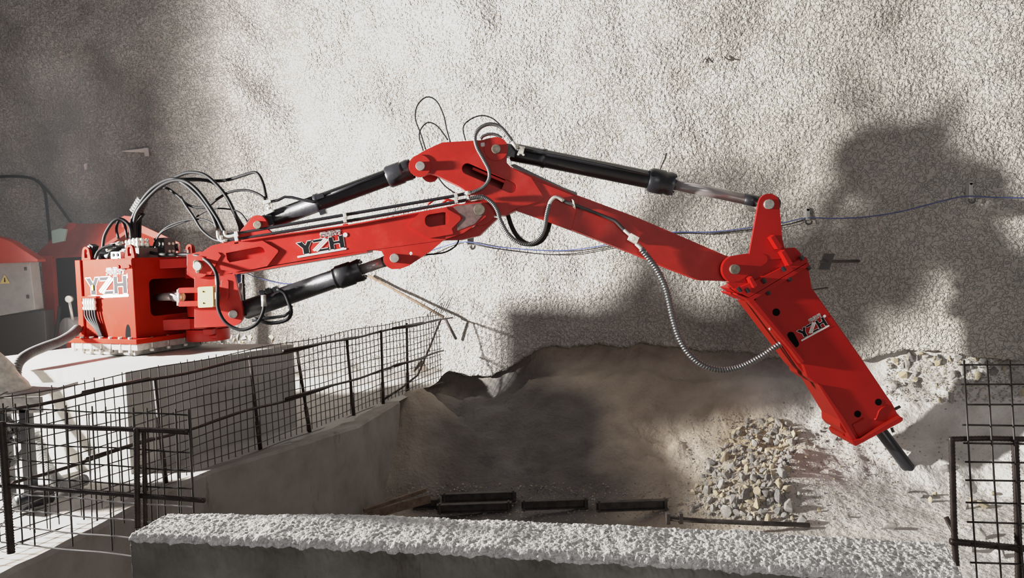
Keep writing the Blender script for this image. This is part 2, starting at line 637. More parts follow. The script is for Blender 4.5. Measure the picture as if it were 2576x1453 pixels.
def floor_pt(u, v):
    Y = fy[v]
    xe = line_x(Y) - 0.02
    t = u / (len(fx) - 1)
    X = -15 + (xe + 15) * (1 - (1 - t) ** 1.5)
    back = max(0, Y - 11.6)
    z = FZ + 0.03 * nz(X, Y, 0, 1.2, 4) * (1 if X < xe - 0.3 else 0.3) + 0.012 * nz(X, Y, 0, 6, 8)
    z += min(1.0, back * 0.4) * (0.12 + 0.18 * nz(X, Y, 0, 1.1, 14) + 0.08 * nz(X, Y, 0, 3, 15))
    return (X, Y, z + EYE)


grid_mesh('floor', floor_pt, fx, fy, 'floor')

# retaining wall below that floor, slanting broken end
rw = MB()
pts = []
yy = [4.2 + 0.15 * i for i in range(50)]
top, bot = [], []
for Y in yy:
    if Y > 11.56: break
    X = line_x(Y)
    bev = 0.012 * nz(X, Y, 0, 4, 3)
    tz = FZ + 0.012 + bev
    bz = -3.95
    by = Y
    if Y > 10.9:
        by = 10.9 + (Y - 10.9) * 0.35
    top.append((Vector((X, Y, tz + EYE)), Vector((X - 0.32, Y, FZ - 0.005 + EYE))))
    bot.append(Vector((line_x(by), by, bz + EYE)))
vs, fs = [], []
n = len(top)
for (a, b), c in zip(top, bot):
    lip = a + Vector((0.0, 0, 0))
    vs += [b, a + Vector((-0.03, 0, 0.006)), a + Vector((0.0, 0, -0.03)), c, c + Vector((-0.35, 0, 0))]
for i in range(n - 1):
    for k in range(4):
        fs.append((i * 5 + k, i * 5 + k + 1, (i + 1) * 5 + k + 1, (i + 1) * 5 + k))
fs += [(0, 4, 3, 2, 1), tuple((n - 1) * 5 + k for k in range(5))]
rw.add(vs, fs)
rw.build('wall_left', 'stained', kind='structure')

# front parapet: coarse top, dark face towards the camera
PA, PB = Vector((-1.70, 3.30)), Vector((1.56, 2.66))      # front edge, left and right end
QA, QB = Vector((-1.55, 3.66)), Vector((1.60, 2.99))      # back edge
PZ = -1.17
PTAB_B = [(0, WZ(436, 1287, PZ)), (0.25, WZ(900, 1288, PZ)), (0.5, WZ(1400, 1308, PZ)), (0.75, WZ(1900, 1330, PZ)), (1, WZ(2372, 1362, PZ))]
PTAB_F = [(0, WZ(322, 1346, PZ)), (0.25, WZ(800, 1362, PZ)), (0.5, WZ(1330, 1388, PZ)), (0.75, WZ(1860, 1420, PZ)), (1, WZ(2425, 1456, PZ))]


def vtab(tab, t):
    for (a, p), (b, q) in zip(tab, tab[1:]):
        if t <= b:
            return p.lerp(q, (t - a) / (b - a))
    return tab[-1][1]


NU = 640
cross = [('b', -2.2), ('b', -0.8), ('b', -0.2), ('b', -0.05)] + [('t', i / 38.0) for i in range(39)] + [('f', -0.012 * i) for i in range(1, 6)] + [('f', -0.06 - 0.05 * i) for i in range(1, 14)] + [('f', -1.2), ('f', -2.4)]


def par_pt(u, v):
    t = u / (NU - 1)
    b, f = vtab(PTAB_B, t), vtab(PTAB_F, t)
    nrm = (f - b).normalized()
    k, q = cross[v]
    if k == 't':
        p = b.lerp(f, q)
        z = 0.007 * nz(p.x, p.y, 0, 6, 1) + 0.004 * nz(p.x, p.y, 0, 30, 2) + 0.007 * nz(p.x, p.y * 1.3, 0, 95, 3)
        e = min(q, 1 - q)
        z -= 0.018 * max(0, 1 - e * 14)
        dent = -0.02 * max(0, nz(p.x, p.y, 0, 3.2, 17) - 0.25)
        p = p + Vector((0, 0, z + dent))
    elif k == 'f':
        p = f + Vector((0, 0, q - 0.018))
        rag = 0.018 * max(0, 1 - (-q) / 0.07)
        p = p + nrm * (rag * (0.6 * nz(p.x, q, 0, 25, 4) + 0.9 * nz(p.x, q, 0, 80, 5)) + 0.006 * nz(p.x, p.y, q, 6, 6) - 0.012 * min(1, -q / 0.05))
        p = p + Vector((0, 0, rag * 0.8 * nz(p.x, 1, 0, 30, 8)))
    else:
        p = b + Vector((0, 0, q - 0.018)) + nrm * (-0.004 + 0.008 * nz(p_x(b), q, 0, 9, 6))
    return tuple(p)


def p_x(v):
    return v.x


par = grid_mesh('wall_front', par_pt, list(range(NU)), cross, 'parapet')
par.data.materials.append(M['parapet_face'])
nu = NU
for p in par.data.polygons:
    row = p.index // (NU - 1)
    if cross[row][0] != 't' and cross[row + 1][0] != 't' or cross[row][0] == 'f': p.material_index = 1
bm = bmesh.new()
bm.from_mesh(par.data)
bm.verts.ensure_lookup_table()
for side in (0, NU - 1):
    f = bm.faces.new([bm.verts[r * NU + side] for r in range(len(cross))])
    f.material_index = 1
bmesh.ops.recalc_face_normals(bm, faces=bm.faces)
bm.to_mesh(par.data)
bm.free()

# concrete plinth under the machine
BZ = -1.1
blk = MB()
c0 = WZ(315, 936, BZ)            # near corner of the top
c1 = WZ(738, 866, BZ)            # right rear
c3 = WZ(60, 930, BZ)             # left front
c3 = c0 + (c3 - c0) * 2.2
c2 = c3 + (c1 - c0)
NB = 26
def blk_side(a, b, rows=22):
    vs, fs = [], []
    nn = max(4, int((b - a).length / 0.08))
    out = (b - a).normalized().cross(Vector((0, 0, 1)))
    for j in range(rows + 1):
        for i in range(nn + 1):
            p = a.lerp(b, i / nn)
            z = -(1.14) * j / rows
            e = 0 if i in (0, nn) else 1
            w = 0.012 * nz(p.x, p.y, z, 2.2, 12) + 0.006 * nz(p.x, p.y, z, 8, 13)
            p = p + out * (w * e) + Vector((0, 0, z + (0.005 * nz(p.x, p.y, 0, 7, 2) if j == 0 else 0)))
            vs.append(p)
    for j in range(rows):
        for i in range(nn):
            q = j * (nn + 1) + i
            fs.append((q, q + 1, q + nn + 2, q + nn + 1))
    blk.add(vs, fs)
    return vs[:nn + 1]
r1 = blk_side(c3, c0)
r2 = blk_side(c0, c1)
r3 = blk_side(c1, c2)
r4 = blk_side(c2, c3)
ring = r1[:-1] + r2[:-1] + r3[:-1] + r4[:-1]
blk.add(ring, [tuple(range(len(ring)))])
plinth = blk.build('concrete_plinth', 'concrete', bevel=0)
tag(plinth, 'big pale cast concrete block that the red machine is bolted to, behind the mesh fence', 'concrete block')

# ------------------------------------------------------------------ the rock breaker
YF, YC = 9.40, 9.62
Z3 = Vector((0, 0, 1))
PF = Vector((-4.66, 9.35, 0))
PA_ = Vector((-0.902, 0.431, 0))
PB_ = Vector((0.431, 0.902, 0))
PW, PD = 1.08, 1.0
HZ0, HZ1 = -0.871, 0.123


def L(u, v, z):
    """pedestal frame: u along the logo face, v along the slotted face, z relative to the eye"""
    return PF + PA_ * u + PB_ * v + Z3 * (z + EYE)


breaker = empty('rock_breaker', L(PW / 2, PD / 2, BZ), 'red hydraulic rock breaker arm on a boxy pedestal, reaching across the pit', 'rock breaker')

# --- pedestal housing
mb = MB()
t = 0.04
mb.plate([L(0, 0, HZ0), L(PW, 0, HZ0), L(PW, 0, HZ1), L(0, 0, HZ1)], PB_ * t)
mb.plate([L(PW, t, HZ0), L(PW, PD, HZ0), L(PW, PD, HZ1), L(PW, t, HZ1)], -PA_ * t)
mb.plate([L(PW - t, PD, HZ0), L(0, PD, HZ0), L(0, PD, HZ1), L(PW - t, PD, HZ1)], -PB_ * t)
mb.plate([L(t, t, HZ1 - 0.06), L(PW - t, t, HZ1 - 0.06), L(PW - t, PD - t, HZ1 - 0.06), L(t, PD - t, HZ1 - 0.06)], (0, 0, -0.03))
hole2 = rpoly([(0.20, -0.62, .07), (0.90, -0.62, .07), (0.90, -0.15, .07), (0.20, -0.15, .07)])
mb.plate([L(0, t, HZ0), L(0, PD - t, HZ0), L(0, PD - t, HZ1), L(0, t, HZ1)], PA_ * t, [[L(0, a, b) for a, b in hole2]])
# corner stiffeners standing proud of the logo face
for u in (0.05, PW - 0.05):
    mb.box(L(u, -0.012, (HZ0 + HZ1) / 2), PA_ * 0.05, PB_ * 0.014, Z3 * (HZ1 - HZ0) / 2)
pedestal = mb.build('pedestal', 'red_dusty', breaker, 0.006)

mb = MB()
mb.box(L(PW / 2, PD / 2, -0.905), PA_ * (PW / 2 + 0.13), PB_ * (PD / 2 + 0.13), Z3 * 0.03)
mb.build('base_flange', 'red_dusty', pedestal, 0.006)
mb = MB()
mb.box(L(PW / 2 - .02, PD / 2, -0.975), PA_ * (PW / 2 + 0.08), PB_ * (PD / 2 + 0.10), Z3 * 0.040)
mb.box(L(PW / 2, PD / 2, -1.050), PA_ * (PW / 2 - 0.05), PB_ * (PD / 2 + 0.02), Z3 * 0.040)
mb.build('mounting_plate', 'plate', pedestal, 0.005)
for u in (0.02, 0.20, 0.38, 0.56, 0.74, 0.92, 1.08):
    for (q, zt) in ((-0.095, -0.862),):
        mb = MB()
        mb.cyl(L(u, q, -1.05), L(u, q, -0.868), 0.016, 10)
        mb.cyl(L(u, q, -1.045), L(u, q, -1.015), 0.030, 6, smooth=False)
        mb.cyl(L(u, q, -0.876), L(u, q, -0.852), 0.028, 6, smooth=False)
        mb.build('anchor_bolt', 'steel', pedestal)
for v in (0.12, 0.36, 0.62, 0.9):
    mb = MB()
    mb.cyl(L(-0.09, v, -1.05), L(-0.09, v, -0.868), 0.016, 10)
    mb.cyl(L(-0.09, v, -1.045), L(-0.09, v, -1.015), 0.030, 6, smooth=False)
    mb.build('anchor_bolt', 'steel', pedestal)


def eye(u, v, du):
    mb = MB()
    pr = [(-0.085, 0), (-0.085, 0.03)] + [(0.07 * cos(radians(a)), 0.105 + 0.07 * sin(radians(a))) for a in range(180, -1, -20)] + [(0.085, 0.03), (0.085, 0)]
    ho = [(0.030 * cos(radians(a)), 0.11 + 0.034 * sin(radians(a))) for a in range(0, 181, 30)] + [(-0.030, 0.03), (0.030, 0.03)]
    f = lambda p: L(u, v, HZ1 - 0.005) + du * p[0] + Z3 * p[1]
    nrm = du.cross(Z3)
    mb.plate([f(p) for p in pr], nrm * 0.035, [[f(p) for p in ho]])
    mb.build('lifting_eye', 'red_dusty', pedestal, 0.004)


eye(PW - 0.16, 0.02, PA_)
eye(0.10, 0.02, PA_)
eye(0.10, PD - 0.06, PA_)


# logo: YZH with outline, stripes, underline and small characters
def fontmesh(txt):
    c = bpy.data.curves.new('txt', 'FONT')
    c.body = txt
    o = bpy.data.objects.new('txt', c)
    COL.objects.link(o)
    me = bpy.data.meshes.new_from_object(o.evaluated_get(bpy.context.evaluated_depsgraph_get()))
    bpy.data.objects.remove(o)
    vs = [v.co.copy() for v in me.vertices]
    x0, x1 = min(v.x for v in vs), max(v.x for v in vs)
    y0, y1 = min(v.y for v in vs), max(v.y for v in vs)
    out = [((v.x - x0) / (x1 - x0), (v.y - y0) / (y1 - y0)) for v in vs], [tuple(p.vertices) for p in me.polygons]
    bpy.data.meshes.remove(me)
    return out


CHARS = fontmesh('元征行')
GLYPHS = [
    [(-.02, 1), (.095, 1), (.165, .66), (.225, 1), (.315, 1), (.225, .48), (.225, 0), (.105, 0), (.105, .48)],
    [(.345, 1), (.60, 1), (.555, .82), (.345, .82)],
    [(.43, 0), (.665, 0), (.665, .17), (.48, .17)],
    [(.70, 0), (.785, 0), (.785, .42), (.925, .42), (.925, 0), (1.015, 0), (1.015, 1), (.925, 1), (.925, .6), (.785, .6), (.785, 1), (.70, 1)],
]
STRIPES = [[(.325, .12), (.36, .08), (.665, .93), (.63, .98)], [(.375, .08), (.41, .02), (.70, .82), (.68, .92)], [(.305, .22), (.325, .16), (.63, 1.02), (.605, 1.05)]]


def logo(fn, parent, nrm, ow=0.05):
    """fn(u, v) -> world point on the panel; nrm lifts the layers off the paint"""
    mb = MB()
    asp = (fn(1, 0) - fn(0, 0)).length / (fn(0, 1) - fn(0, 0)).length
    P = lambda q, k: fn(q[0], q[1]) + nrm * (0.002 + 0.0012 * k)
    for g in GLYPHS + STRIPES:
        wht = g in STRIPES
        mb.add([P(q, 1 if not wht else 2) for q in g], [tuple(range(len(g)))], 0 if wht else 1)
        if wht: continue
        for i in range(len(g)):
            a, b = Vector(g[i]), Vector(g[(i + 1) % len(g)])
            d = Vector(((b.x - a.x) * asp, b.y - a.y)).normalized()
            e = Vector((d.x / asp, d.y)) * ow
            s = Vector((-d.y / asp, d.x)) * ow
            mb.add([P(q, 0) for q in (a - e - s, b + e - s, b + e + s, a - e + s)], [(0, 1, 2, 3)], 0)
    mb.add([P(q, 2) for q in rpoly([(-.05, -.22, .03), (1.05, -.22, .03), (1.05, -.06, .03), (-.05, -.06, .03)], 4)], [tuple(range(20))], 0)
    ci = [(1.075 + .05 * cos(a * pi / 8) * 1.0, .99 + .05 * asp * sin(a * pi / 8)) for a in range(16)]
    mb.add([P(q, 2) for q in ci], [tuple(range(16))], 0)
    cm, cf = CHARS
    mb.add([P((.52 + x * .46, 1.13 + y * .40), 3) for x, y in cm], cf, 1)
    # pale outline behind the small characters
    for dx, dy in ((-.012, 0), (.012, 0), (0, .035), (0, -.035)):
        mb.add([P((.52 + x * .46 + dx, 1.13 + y * .40 + dy), 1) for x, y in cm], cf, 0)
    return mb.build('logo', ['white', 'decal'], parent, merge=False)


lz = lambda py: HZ0 + (850 - py) / (850 - 654) * (HZ1 - HZ0)
logo(lambda u, v: L(0.90 - 0.74 * u, -0.002, -0.33 + 0.02 * u + 0.215 * v), pedestal, -PB_)
# hose couplings low on the logo face
for i in range(5):
    u = 0.90 - i * 0.047
    mb = MB()
    mb.cyl(L(u, -0.05, -0.37), L(u, -0.05, -0.52), 0.019, 10)
    mb.cyl(L(u, -0.05, -0.41), L(u, -0.05, -0.44), 0.025, 6, smooth=False)
    mb.cyl(L(u, -0.05, -0.48), L(u, -0.05, -0.51), 0.025, 6, smooth=False)
    mb.build('hose_coupling', 'zinc', pedestal)
    mb = MB()
    mb.tube(smooth_path([L(u, -0.05, -0.52), L(u - 0.02, -0.055, -0.62), L(0.72 - i * 0.02, -0.05, -0.76), L(0.66 - i * 0.015, -0.04, -0.87)]), 0.014)
    mb.build('supply_hose', 'rubber', pedestal)
mb = MB()
mb.box(L(0.80, -0.03, -0.355), PA_ * 0.14, PB_ * 0.03, Z3 * 0.012)
mb.build('coupling_bracket', 'red_dusty', pedestal, 0.003)
for q in ((0.78, -0.235, 0.035), (0.86, -0.66, 0.016)):
    mb = MB()
    mb.box(L(q[0], -0.012, q[1]), PA_ * 0.016, PB_ * 0.006, Z3 * q[2])
    mb.build('yellow_tag', 'yellowtag', pedestal, 0.003, label='small bright yellow tag')
# mouse hole and weld pad
mb = MB()
hp = [(0.055 + 0.055 * cos(a * pi / 10), 0.17 * sin(a * pi / 10)) for a in range(11)]
mb.add([L(0.12 + a, -0.002, HZ0 + b) for a, b in hp], [tuple(range(11))])
mb.build('drain_opening', 'dark', pedestal)
# top clamp on the near corner
mb = MB()
mb.box(L(0.12, -0.025, 0.05), PA_ * 0.13, PB_ * 0.02, Z3 * 0.055)
for u in (0.03, 0.22):
    mb.cyl(L(u, -0.06, 0.02), L(u, -0.03, 0.02), 0.025, 6, smooth=False)
mb.build('corner_clamp', 'red_dusty', pedestal, 0.004)

# --- valve block on top
mb = MB()
mb.box(L(0.30, 0.30, 0.16), PA_ * 0.20, PB_ * 0.14, Z3 * 0.09)
mb.box(L(0.18, 0.62, 0.24), PA_ * 0.10, PB_ * 0.09, Z3 * 0.14)
mb.box(L(0.40, 0.22, 0.13), PA_ * 0.06, PB_ * 0.08, Z3 * 0.10)
valve = mb.build('valve_block', 'darkgrey', breaker, 0.008)
for i, (u, v, z) in enumerate([(0.42, .24, .26), (0.35, .24, .27), (0.28, .24, .28), (0.21, .24, .28), (0.40, .34, .27), (0.33, .34, .28), (0.26, .34, .28), (0.19, .36, .27)]):
    mb = MB()
    mb.cyl(L(u, v, z - .03), L(u, v, z + .10), 0.019, 10)
    mb.cyl(L(u, v, z), L(u, v, z + .035), 0.027, 6, smooth=False)
    mb.cyl(L(u, v, z + .06), L(u, v, z + .085), 0.025, 6, smooth=False)
    mb.build('hose_fitting', 'zinc', valve)
for (a, b) in (((0.62, .16, .30), (0.47, .22, .33)), ((0.66, .10, .16), (0.52, .18, .20)), ((0.60, .08, .235), (0.50, .14, .255))):
    mb = MB()
    mb.cyl(L(*a), L(*b), 0.020, 10)
    mb.cyl(Vector(L(*a)).lerp(L(*b), .6), Vector(L(*a)).lerp(L(*b), .8), 0.028, 6, smooth=False)
    mb.build('hose_fitting', 'zinc', valve)
mb = MB()
mb.box(L(0.34, 0.04, 0.14), PA_ * 0.09, PB_ * 0.03, Z3 * 0.07)
for (a, b) in ((.38, .17), (.30, .17), (.36, .10), (.29, .11)):
    mb.cyl(L(a, 0.0, b), L(a, 0.02, b), 0.022, 10, mi=1)
mb.build('pilot_manifold', ['zinc', 'decal'], valve, 0.004)
for v in (0.56, 0.62):
    for z in (.30, .20):
        mb = MB()
        mb.cyl(L(0.06, v + .03, z), L(0.09, v + .03, z), 0.018, 10)
        mb.build('valve_plug', 'zinc', valve)
# pump motor lump at the left of the roof, and work lamp head
mb = MB()
mb.box(L(0.86, 0.20, 0.13), PA_ * 0.11, PB_ * 0.13, Z3 * 0.07)
mb.cyl(L(0.80, .12, .18), L(0.70, .20, .17), 0.05, 12)
mb.build('relief_valve', 'black', valve, 0.008)
mb = MB()
mb.plate([L(0.98, 0.08, 0.16), L(0.90, 0.06, 0.17), L(0.83, 0.06, 0.30), L(0.93, 0.08, 0.33)], PB_ * 0.09)
mb.plate([L(0.975, 0.07, 0.19), L(0.92, 0.05, 0.20), L(0.87, 0.05, 0.29), L(0.93, 0.07, 0.31)], PB_ * -0.01, mi=1)
mb.build('lamp_head', ['black', 'white'], valve, 0.004)
# cylinder of grey at right rear of the roof
mb = MB()
mb.cyl(W(398, 628, 10.0), W(440, 622, 10.05), 0.065, 16)
mb.cyl(W(440, 622, 10.05), W(450, 621, 10.06), 0.05, 16, mi=1)
mb.cyl(W(455, 632, 10.0), W(472, 633, 10.0), 0.03, 10, mi=2)
mb.build('solenoid_valve', ['cabinet', 'black', 'zinc'], valve)

# --- slewing hinge on the slotted face
for (za, zb) in ((-0.02, 0.10), (-0.82, -0.68)):
    mb = MB()
    a = L(0, 0.25, (za + zb) / 2)
    c = W(470, 690, 9.75)
    ctr = Vector((-4.02, 9.96, (za + zb) / 2 + EYE))
    h = (zb - za) / 2
    base = L(0.0, 0.62, (za + zb) / 2)
    mb.box(base.lerp(ctr, .5), (ctr - base) / 2, PB_ * 0.25, Z3 * h)
    mb.cyl(ctr - Z3 * h, ctr + Z3 * h, 0.28, 28)
    mb.build('hinge_lug', 'red', breaker, 0.006)

mb = MB()
ctr = Vector((-4.02, 9.92, EYE))
mb.cyl(ctr - Z3 * 0.66, ctr - Z3 * 0.48, 0.24, 26)
mb.cyl(ctr - Z3 * 0.16, ctr - Z3 * 0.03, 0.24, 26)
mb.cyl(ctr - Z3 * 0.98, ctr - Z3 * 0.83, 0.27, 26)
# upright post between the lugs
post = [(489, 694), (590, 688), (602, 742), (610, 776), (611, 792)] + arc(585, 792, 27, 0, -90, 8) + [(540, 822), (489, 824), (489, 775), (497, 772), (497, 722), (489, 720)]
pplate(mb, post, 9.42, 9.47)
pplate(mb, post, 9.77, 9.82)
pplate(mb, [(489, 700), (560, 700), (566, 785), (489, 815)], 9.46, 9.78)
# stiffener bar up the near cheek
pplate(mb, rpoly([(556, 703, 6), (575, 703, 6), (575, 755, 9), (556, 755, 9)]), 9.405, 9.43)
# upper ears that take the boom hinge
pplate(mb, [(470, 640), (506, 632), (524, 655), (530, 700), (489, 702), (470, 690)], 9.47, 9.77)
swing = mb.build('swing_post', 'red', breaker, 0.006)
mb = MB()
pplate(mb, rpoly([(497, 722, 4), (536, 720, 4), (537, 772, 4), (498, 774, 4)]), 9.30, 9.41)
mb.box(W(511, 733, 9.297), (0.006, 0, 0), (0, 0.002, 0), (0, 0, 0.010), mi=1)
mb.box(W(512, 762, 9.297), (0.006, 0, 0), (0, 0.002, 0), (0, 0, 0.010), mi=1)
mb.build('junction_box', ['yellow', 'dark'], swing, 0.006, label='yellow rectangular box')
for py in (730, 764):
    mb = MB()
    pplate(mb, rpoly([(447, py - 6, 5), (497, py - 7, 1), (497, py + 6, 1), (447, py + 7, 5)]), 9.36, 9.46)
    mb.build('clevis_lug', 'red', swing, 0.004)
mb = MB()
mb.cyl(W(440, 745, 9.55), W(395, 747, 9.85), 0.05, 16)
mb.cyl(W(455, 747, 9.46), W(438, 745, 9.56), 0.065, 16)
mb.cyl(W(452, 728, 9.42), W(452, 768, 9.42), 0.035, 14)
mb.tube(smooth_path([W(424, 738, 9.5), W(436, 742, 9.42), W(450, 748, 9.40)]), 0.014)
mb.build('slew_cylinder', 'chrome', breaker, label='shiny slewing cylinder rod in the slot')
mb = MB()
mb.cyl(W(586, 790, 9.375), W(586, 790, 9.86), pm(10.5, 9.4), 24)
mb.build('hinge_pin', 'steel', swing, 0.003)
# blue tag and vertical pipe behind the post
mb = MB()
pplate(mb, rpoly([(590, 692, 2), (606, 687, 2), (606, 709, 3), (594, 716, 3)]), 9.60, 9.605)
mb.build('printed_tag', 'bluetag', swing, label='blue and white printed paper tag')
mb = MB()
mb.tube([W(612, 690, 9.72), W(612, 716, 9.72), W(614, 730, 9.72), W(615, 757, 9.72)], 0.015)
for y in (716, 726, 735):
    mb.cyl(W(612, y - 3, 9.72), W(612, y + 3, 9.72), 0.026, 8)
mb.build('grease_pipe', 'rust', swing)
mb = MB()
mb.cyl(W(606, 712, 9.66), W(607, 757, 9.66), 0.022, 10)
mb.build('grease_pipe', 'zinc', swing)
mb = MB()
mb.box(W(530, 833, 9.7), (0.06, 0, 0), (0, 0.1, 0), (0, 0, 0.035))
mb.cyl(W(520, 846, 9.7), W(545, 846, 9.7), 0.03, 10)
mb.build('slew_stop', 'red', breaker, 0.005)

# --- boom
boom_out = arc(498, 671, 27, 250, 92, 12) + [(520, 625), (531, 618), (556, 612), (601, 603), (709, 588), (874, 565), (1056, 532), (1134, 518), (1152, 515), (1160, 530), (1160, 572), (1142, 588), (1121, 601),
                                              (1121, 603), (923, 630), (800, 648), (688, 667), (586, 686), (540, 694)]
slotA = [(568, 636), (610, 628), (652, 620)] + arc(652, 634, 14, 88, -68, 8) + [(620, 652), (577, 660), (571, 652)]
slotB = rpoly([(1068, 541, 14), (1128, 531, 14), (1131, 563, 14), (1070, 573, 14)])
mb = MB()
pplate(mb, boom_out, 9.42, 9.82, [slotA, slotB], hollow=True, rim=0.06)
pplate(mb, [(560, 625), (680, 605), (680, 650), (560, 672)], 9.462, 9.47)
pplate(mb, [(1055, 535), (1140, 525), (1140, 575), (1055, 585)], 9.55, 9.56)
# wear strip flange under the boom
mb.plate([W(586, 686, 9.41), W(923, 630, 9.41), W(923, 634.5, 9.41), W(586, 690.5, 9.41)], (0, 0.42, 0))
# lift cylinder bracket below
lug = [(905, 633), (940, 629), (960, 632, 6), (967, 645)] + arc(992, 649, 28, 175, 262, 10) + [(1006, 676), (1028, 668), (1081, 633), (1118, 602), (1000, 618)]
lug = [p[:2] for p in lug]
pplate(mb, lug, 9.425, 9.465, [arc(1033, 637, 4.5, 0, 340, 12)])
pplate(mb, lug, 9.775, 9.815, [arc(1033, 637, 4.5, 0, 340, 12)])
# fork cheeks round the elbow pin
fork = [(1121, 520), (1151, 514), (1212, 507, 4), (1226, 530, 10), (1222, 545), (1197, 565), (1166, 586, 4), (1121, 601)]
fork = rpoly(fork, 4)
pplate(mb, fork, 9.385, 9.425)
pplate(mb, fork, 9.815, 9.855)
pplate(mb, [(1096, 600), (1160, 588), (1205, 562), (1236, 545), (1252, 548), (1206, 592), (1160, 603), (1121, 604)], 9.47, 9.77)
# top flange ledge
mb.plate([W(607, 603.5, 9.385), W(709, 588, 9.385), W(874, 565, 9.385), W(1056, 532, 9.385), W(1100, 524, 9.385), W(1100, 527.5, 9.385), W(1056, 535.5, 9.385), W(874, 568.5, 9.385), W(709, 591.5, 9.385), W(607, 607, 9.385)], (0, .08, 0))
boom = mb.build('boom', 'red', breaker, 0.006)

mb = MB()
dbl = rpoly([(522, 627), (563, 620, 4), (614, 613), (660, 605, 3), (702, 630, 5), (672, 669), (640, 676), (590, 684), (556, 678), (548, 662)], 4)
pplate(mb, dbl, 9.398, 9.425, [slotA])
pplate(mb, arc(498, 671, 28, 40, 320, 18) + [(530, 690), (545, 660), (556, 642), (548, 634), (520, 640)], 9.385, 9.425)
mb.build('cheek_plate', 'red', boom, 0.005)
mb = MB()
hx = rpoly([(1024, 567, 6), (1058, 532, 3), (1124, 520), (1126, 526, 4), (1164, 547, 8), (1136, 575, 4), (1141, 588, 3), (1080, 599, 3)], 4)
pplate(mb, hx, 9.370, 9.425, [slotB])
mb.build('cheek_plate', 'red', boom, 0.006)
mb = MB()
fk = rpoly([(1140, 521), (1151, 517), (1210, 510, 4), (1222, 531, 8), (1194, 563), (1150, 580), (1150, 566), (1166, 547)], 4)
pplate(mb, fk, 9.380, 9.39)
mb.build('wear_plate', 'scuffed', boom, label='scuffed bare grey patch round the elbow pin')


def pin(cx, cy, r, y0, y1, mat, parent, nseg=24):
    mb = MB()
    a, b = W(cx, cy, y0), W(cx, cy, y0)
    b = Vector((a.x, y1, a.z))
    mb.cyl(a, b, pm(r, y0), nseg)
    return mb.build('pivot_pin', mat, parent, 0.004)


pin(1206, 527, 14, 9.33, 9.90, 'pinbrown', boom)
pin(992, 649, 11.5, 9.375, 9.86, 'steel', boom)
mb = MB()
mb.cyl(W(496, 669, 9.35), Vector((W(496, 669, 9.35).x, 9.9, W(496, 669, 9.35).z)), pm(11, 9.4), 12, smooth=False)
mb.cyl(W(494, 661, 9.36), W(494, 661, 9.40), pm(8, 9.4), 7, smooth=False)
mb.cyl(W(497, 682, 9.36), W(497, 682, 9.40), pm(5, 9.4), 6, smooth=False)
mb.build('pivot_pin', 'greasy', boom, 0.006, label='grease smeared hinge pin')
# upper lug for the stick cylinder
mb = MB()
lugu = [(597, 604), (598, 588), (625, 556)] + arc(648, 566, 25, 150, -20, 12) + [(690, 588), (684, 594)]
pplate(mb, lugu, 9.43, 9.49)
mb.build('cylinder_lug', 'red', boom, 0.005)
mb = MB()
pplate(mb, lugu, 9.75, 9.81)
mb.build('cylinder_lug', 'red', boom, 0.005)
pin(647, 565, 10, 9.40, 9.84, 'pinbrown', boom)
logo(lambda u, v: W(753 + 112 * u - 4.9 * v, 641 - 19.5 * u - 30 * v, 9.418), boom, Vector((0, -1, 0)))

# pressure pipes along the boom
for pts, r in (([(566, 592), (601, 586), (874, 539), (1140, 493), (1170, 486)], 4.2), ([(570, 606), (607, 600), (874, 556), (1140, 509), (1175, 502)], 4.2)):
    mb = MB()
    mb.tube(smooth_path([W(x, y, 9.44) for x, y in pts], .06), pm(r, 9.4), 10)
    mb.build('pressure_pipe', 'black', boom)
for pts in ([(1075, 515), (1100, 499), (1125, 501), (1150, 509)], [(1110, 512), (1128, 503), (1135, 511)]):
    mb = MB()
    mb.tube(smooth_path([W(x, y, 9.6) for x, y in pts], .03), pm(2.6, 9.4), 8)
    mb.build('pressure_pipe', 'red', boom)
for (cx, cy, h) in ((597, 594, 13), (869, 547, 14), (1148, 498, 14)):
    mb = MB()
    for k in (-1, 1):
        mb.box(W(cx, cy + k * h * .42, 9.43), (0.020, 0, 0.003), (0, 0.04, 0), (-0.006, 0, 0.033))
    mb.box(W(cx, cy + h + 4, 9.45), (0.03, 0, 0.003), (0, 0.03, 0), (0, 0, 0.012), mi=1)
    mb.build('pipe_clamp', ['zinc', 'red'], boom, 0.004)
# steel elbows where hoses meet the pipes
for pts in ([(548, 580), (549, 596), (556, 605), (572, 605)], [(565, 580), (567, 591), (580, 594), (596, 589)], [(556, 592), (558, 604), (566, 608)]):
    mb = MB()
    mb.tube(smooth_path([W(x, y, 9.43) for x, y in pts], .02), pm(4.2, 9.4), 10)
    mb.build('pipe_elbow', 'zinc', boom)


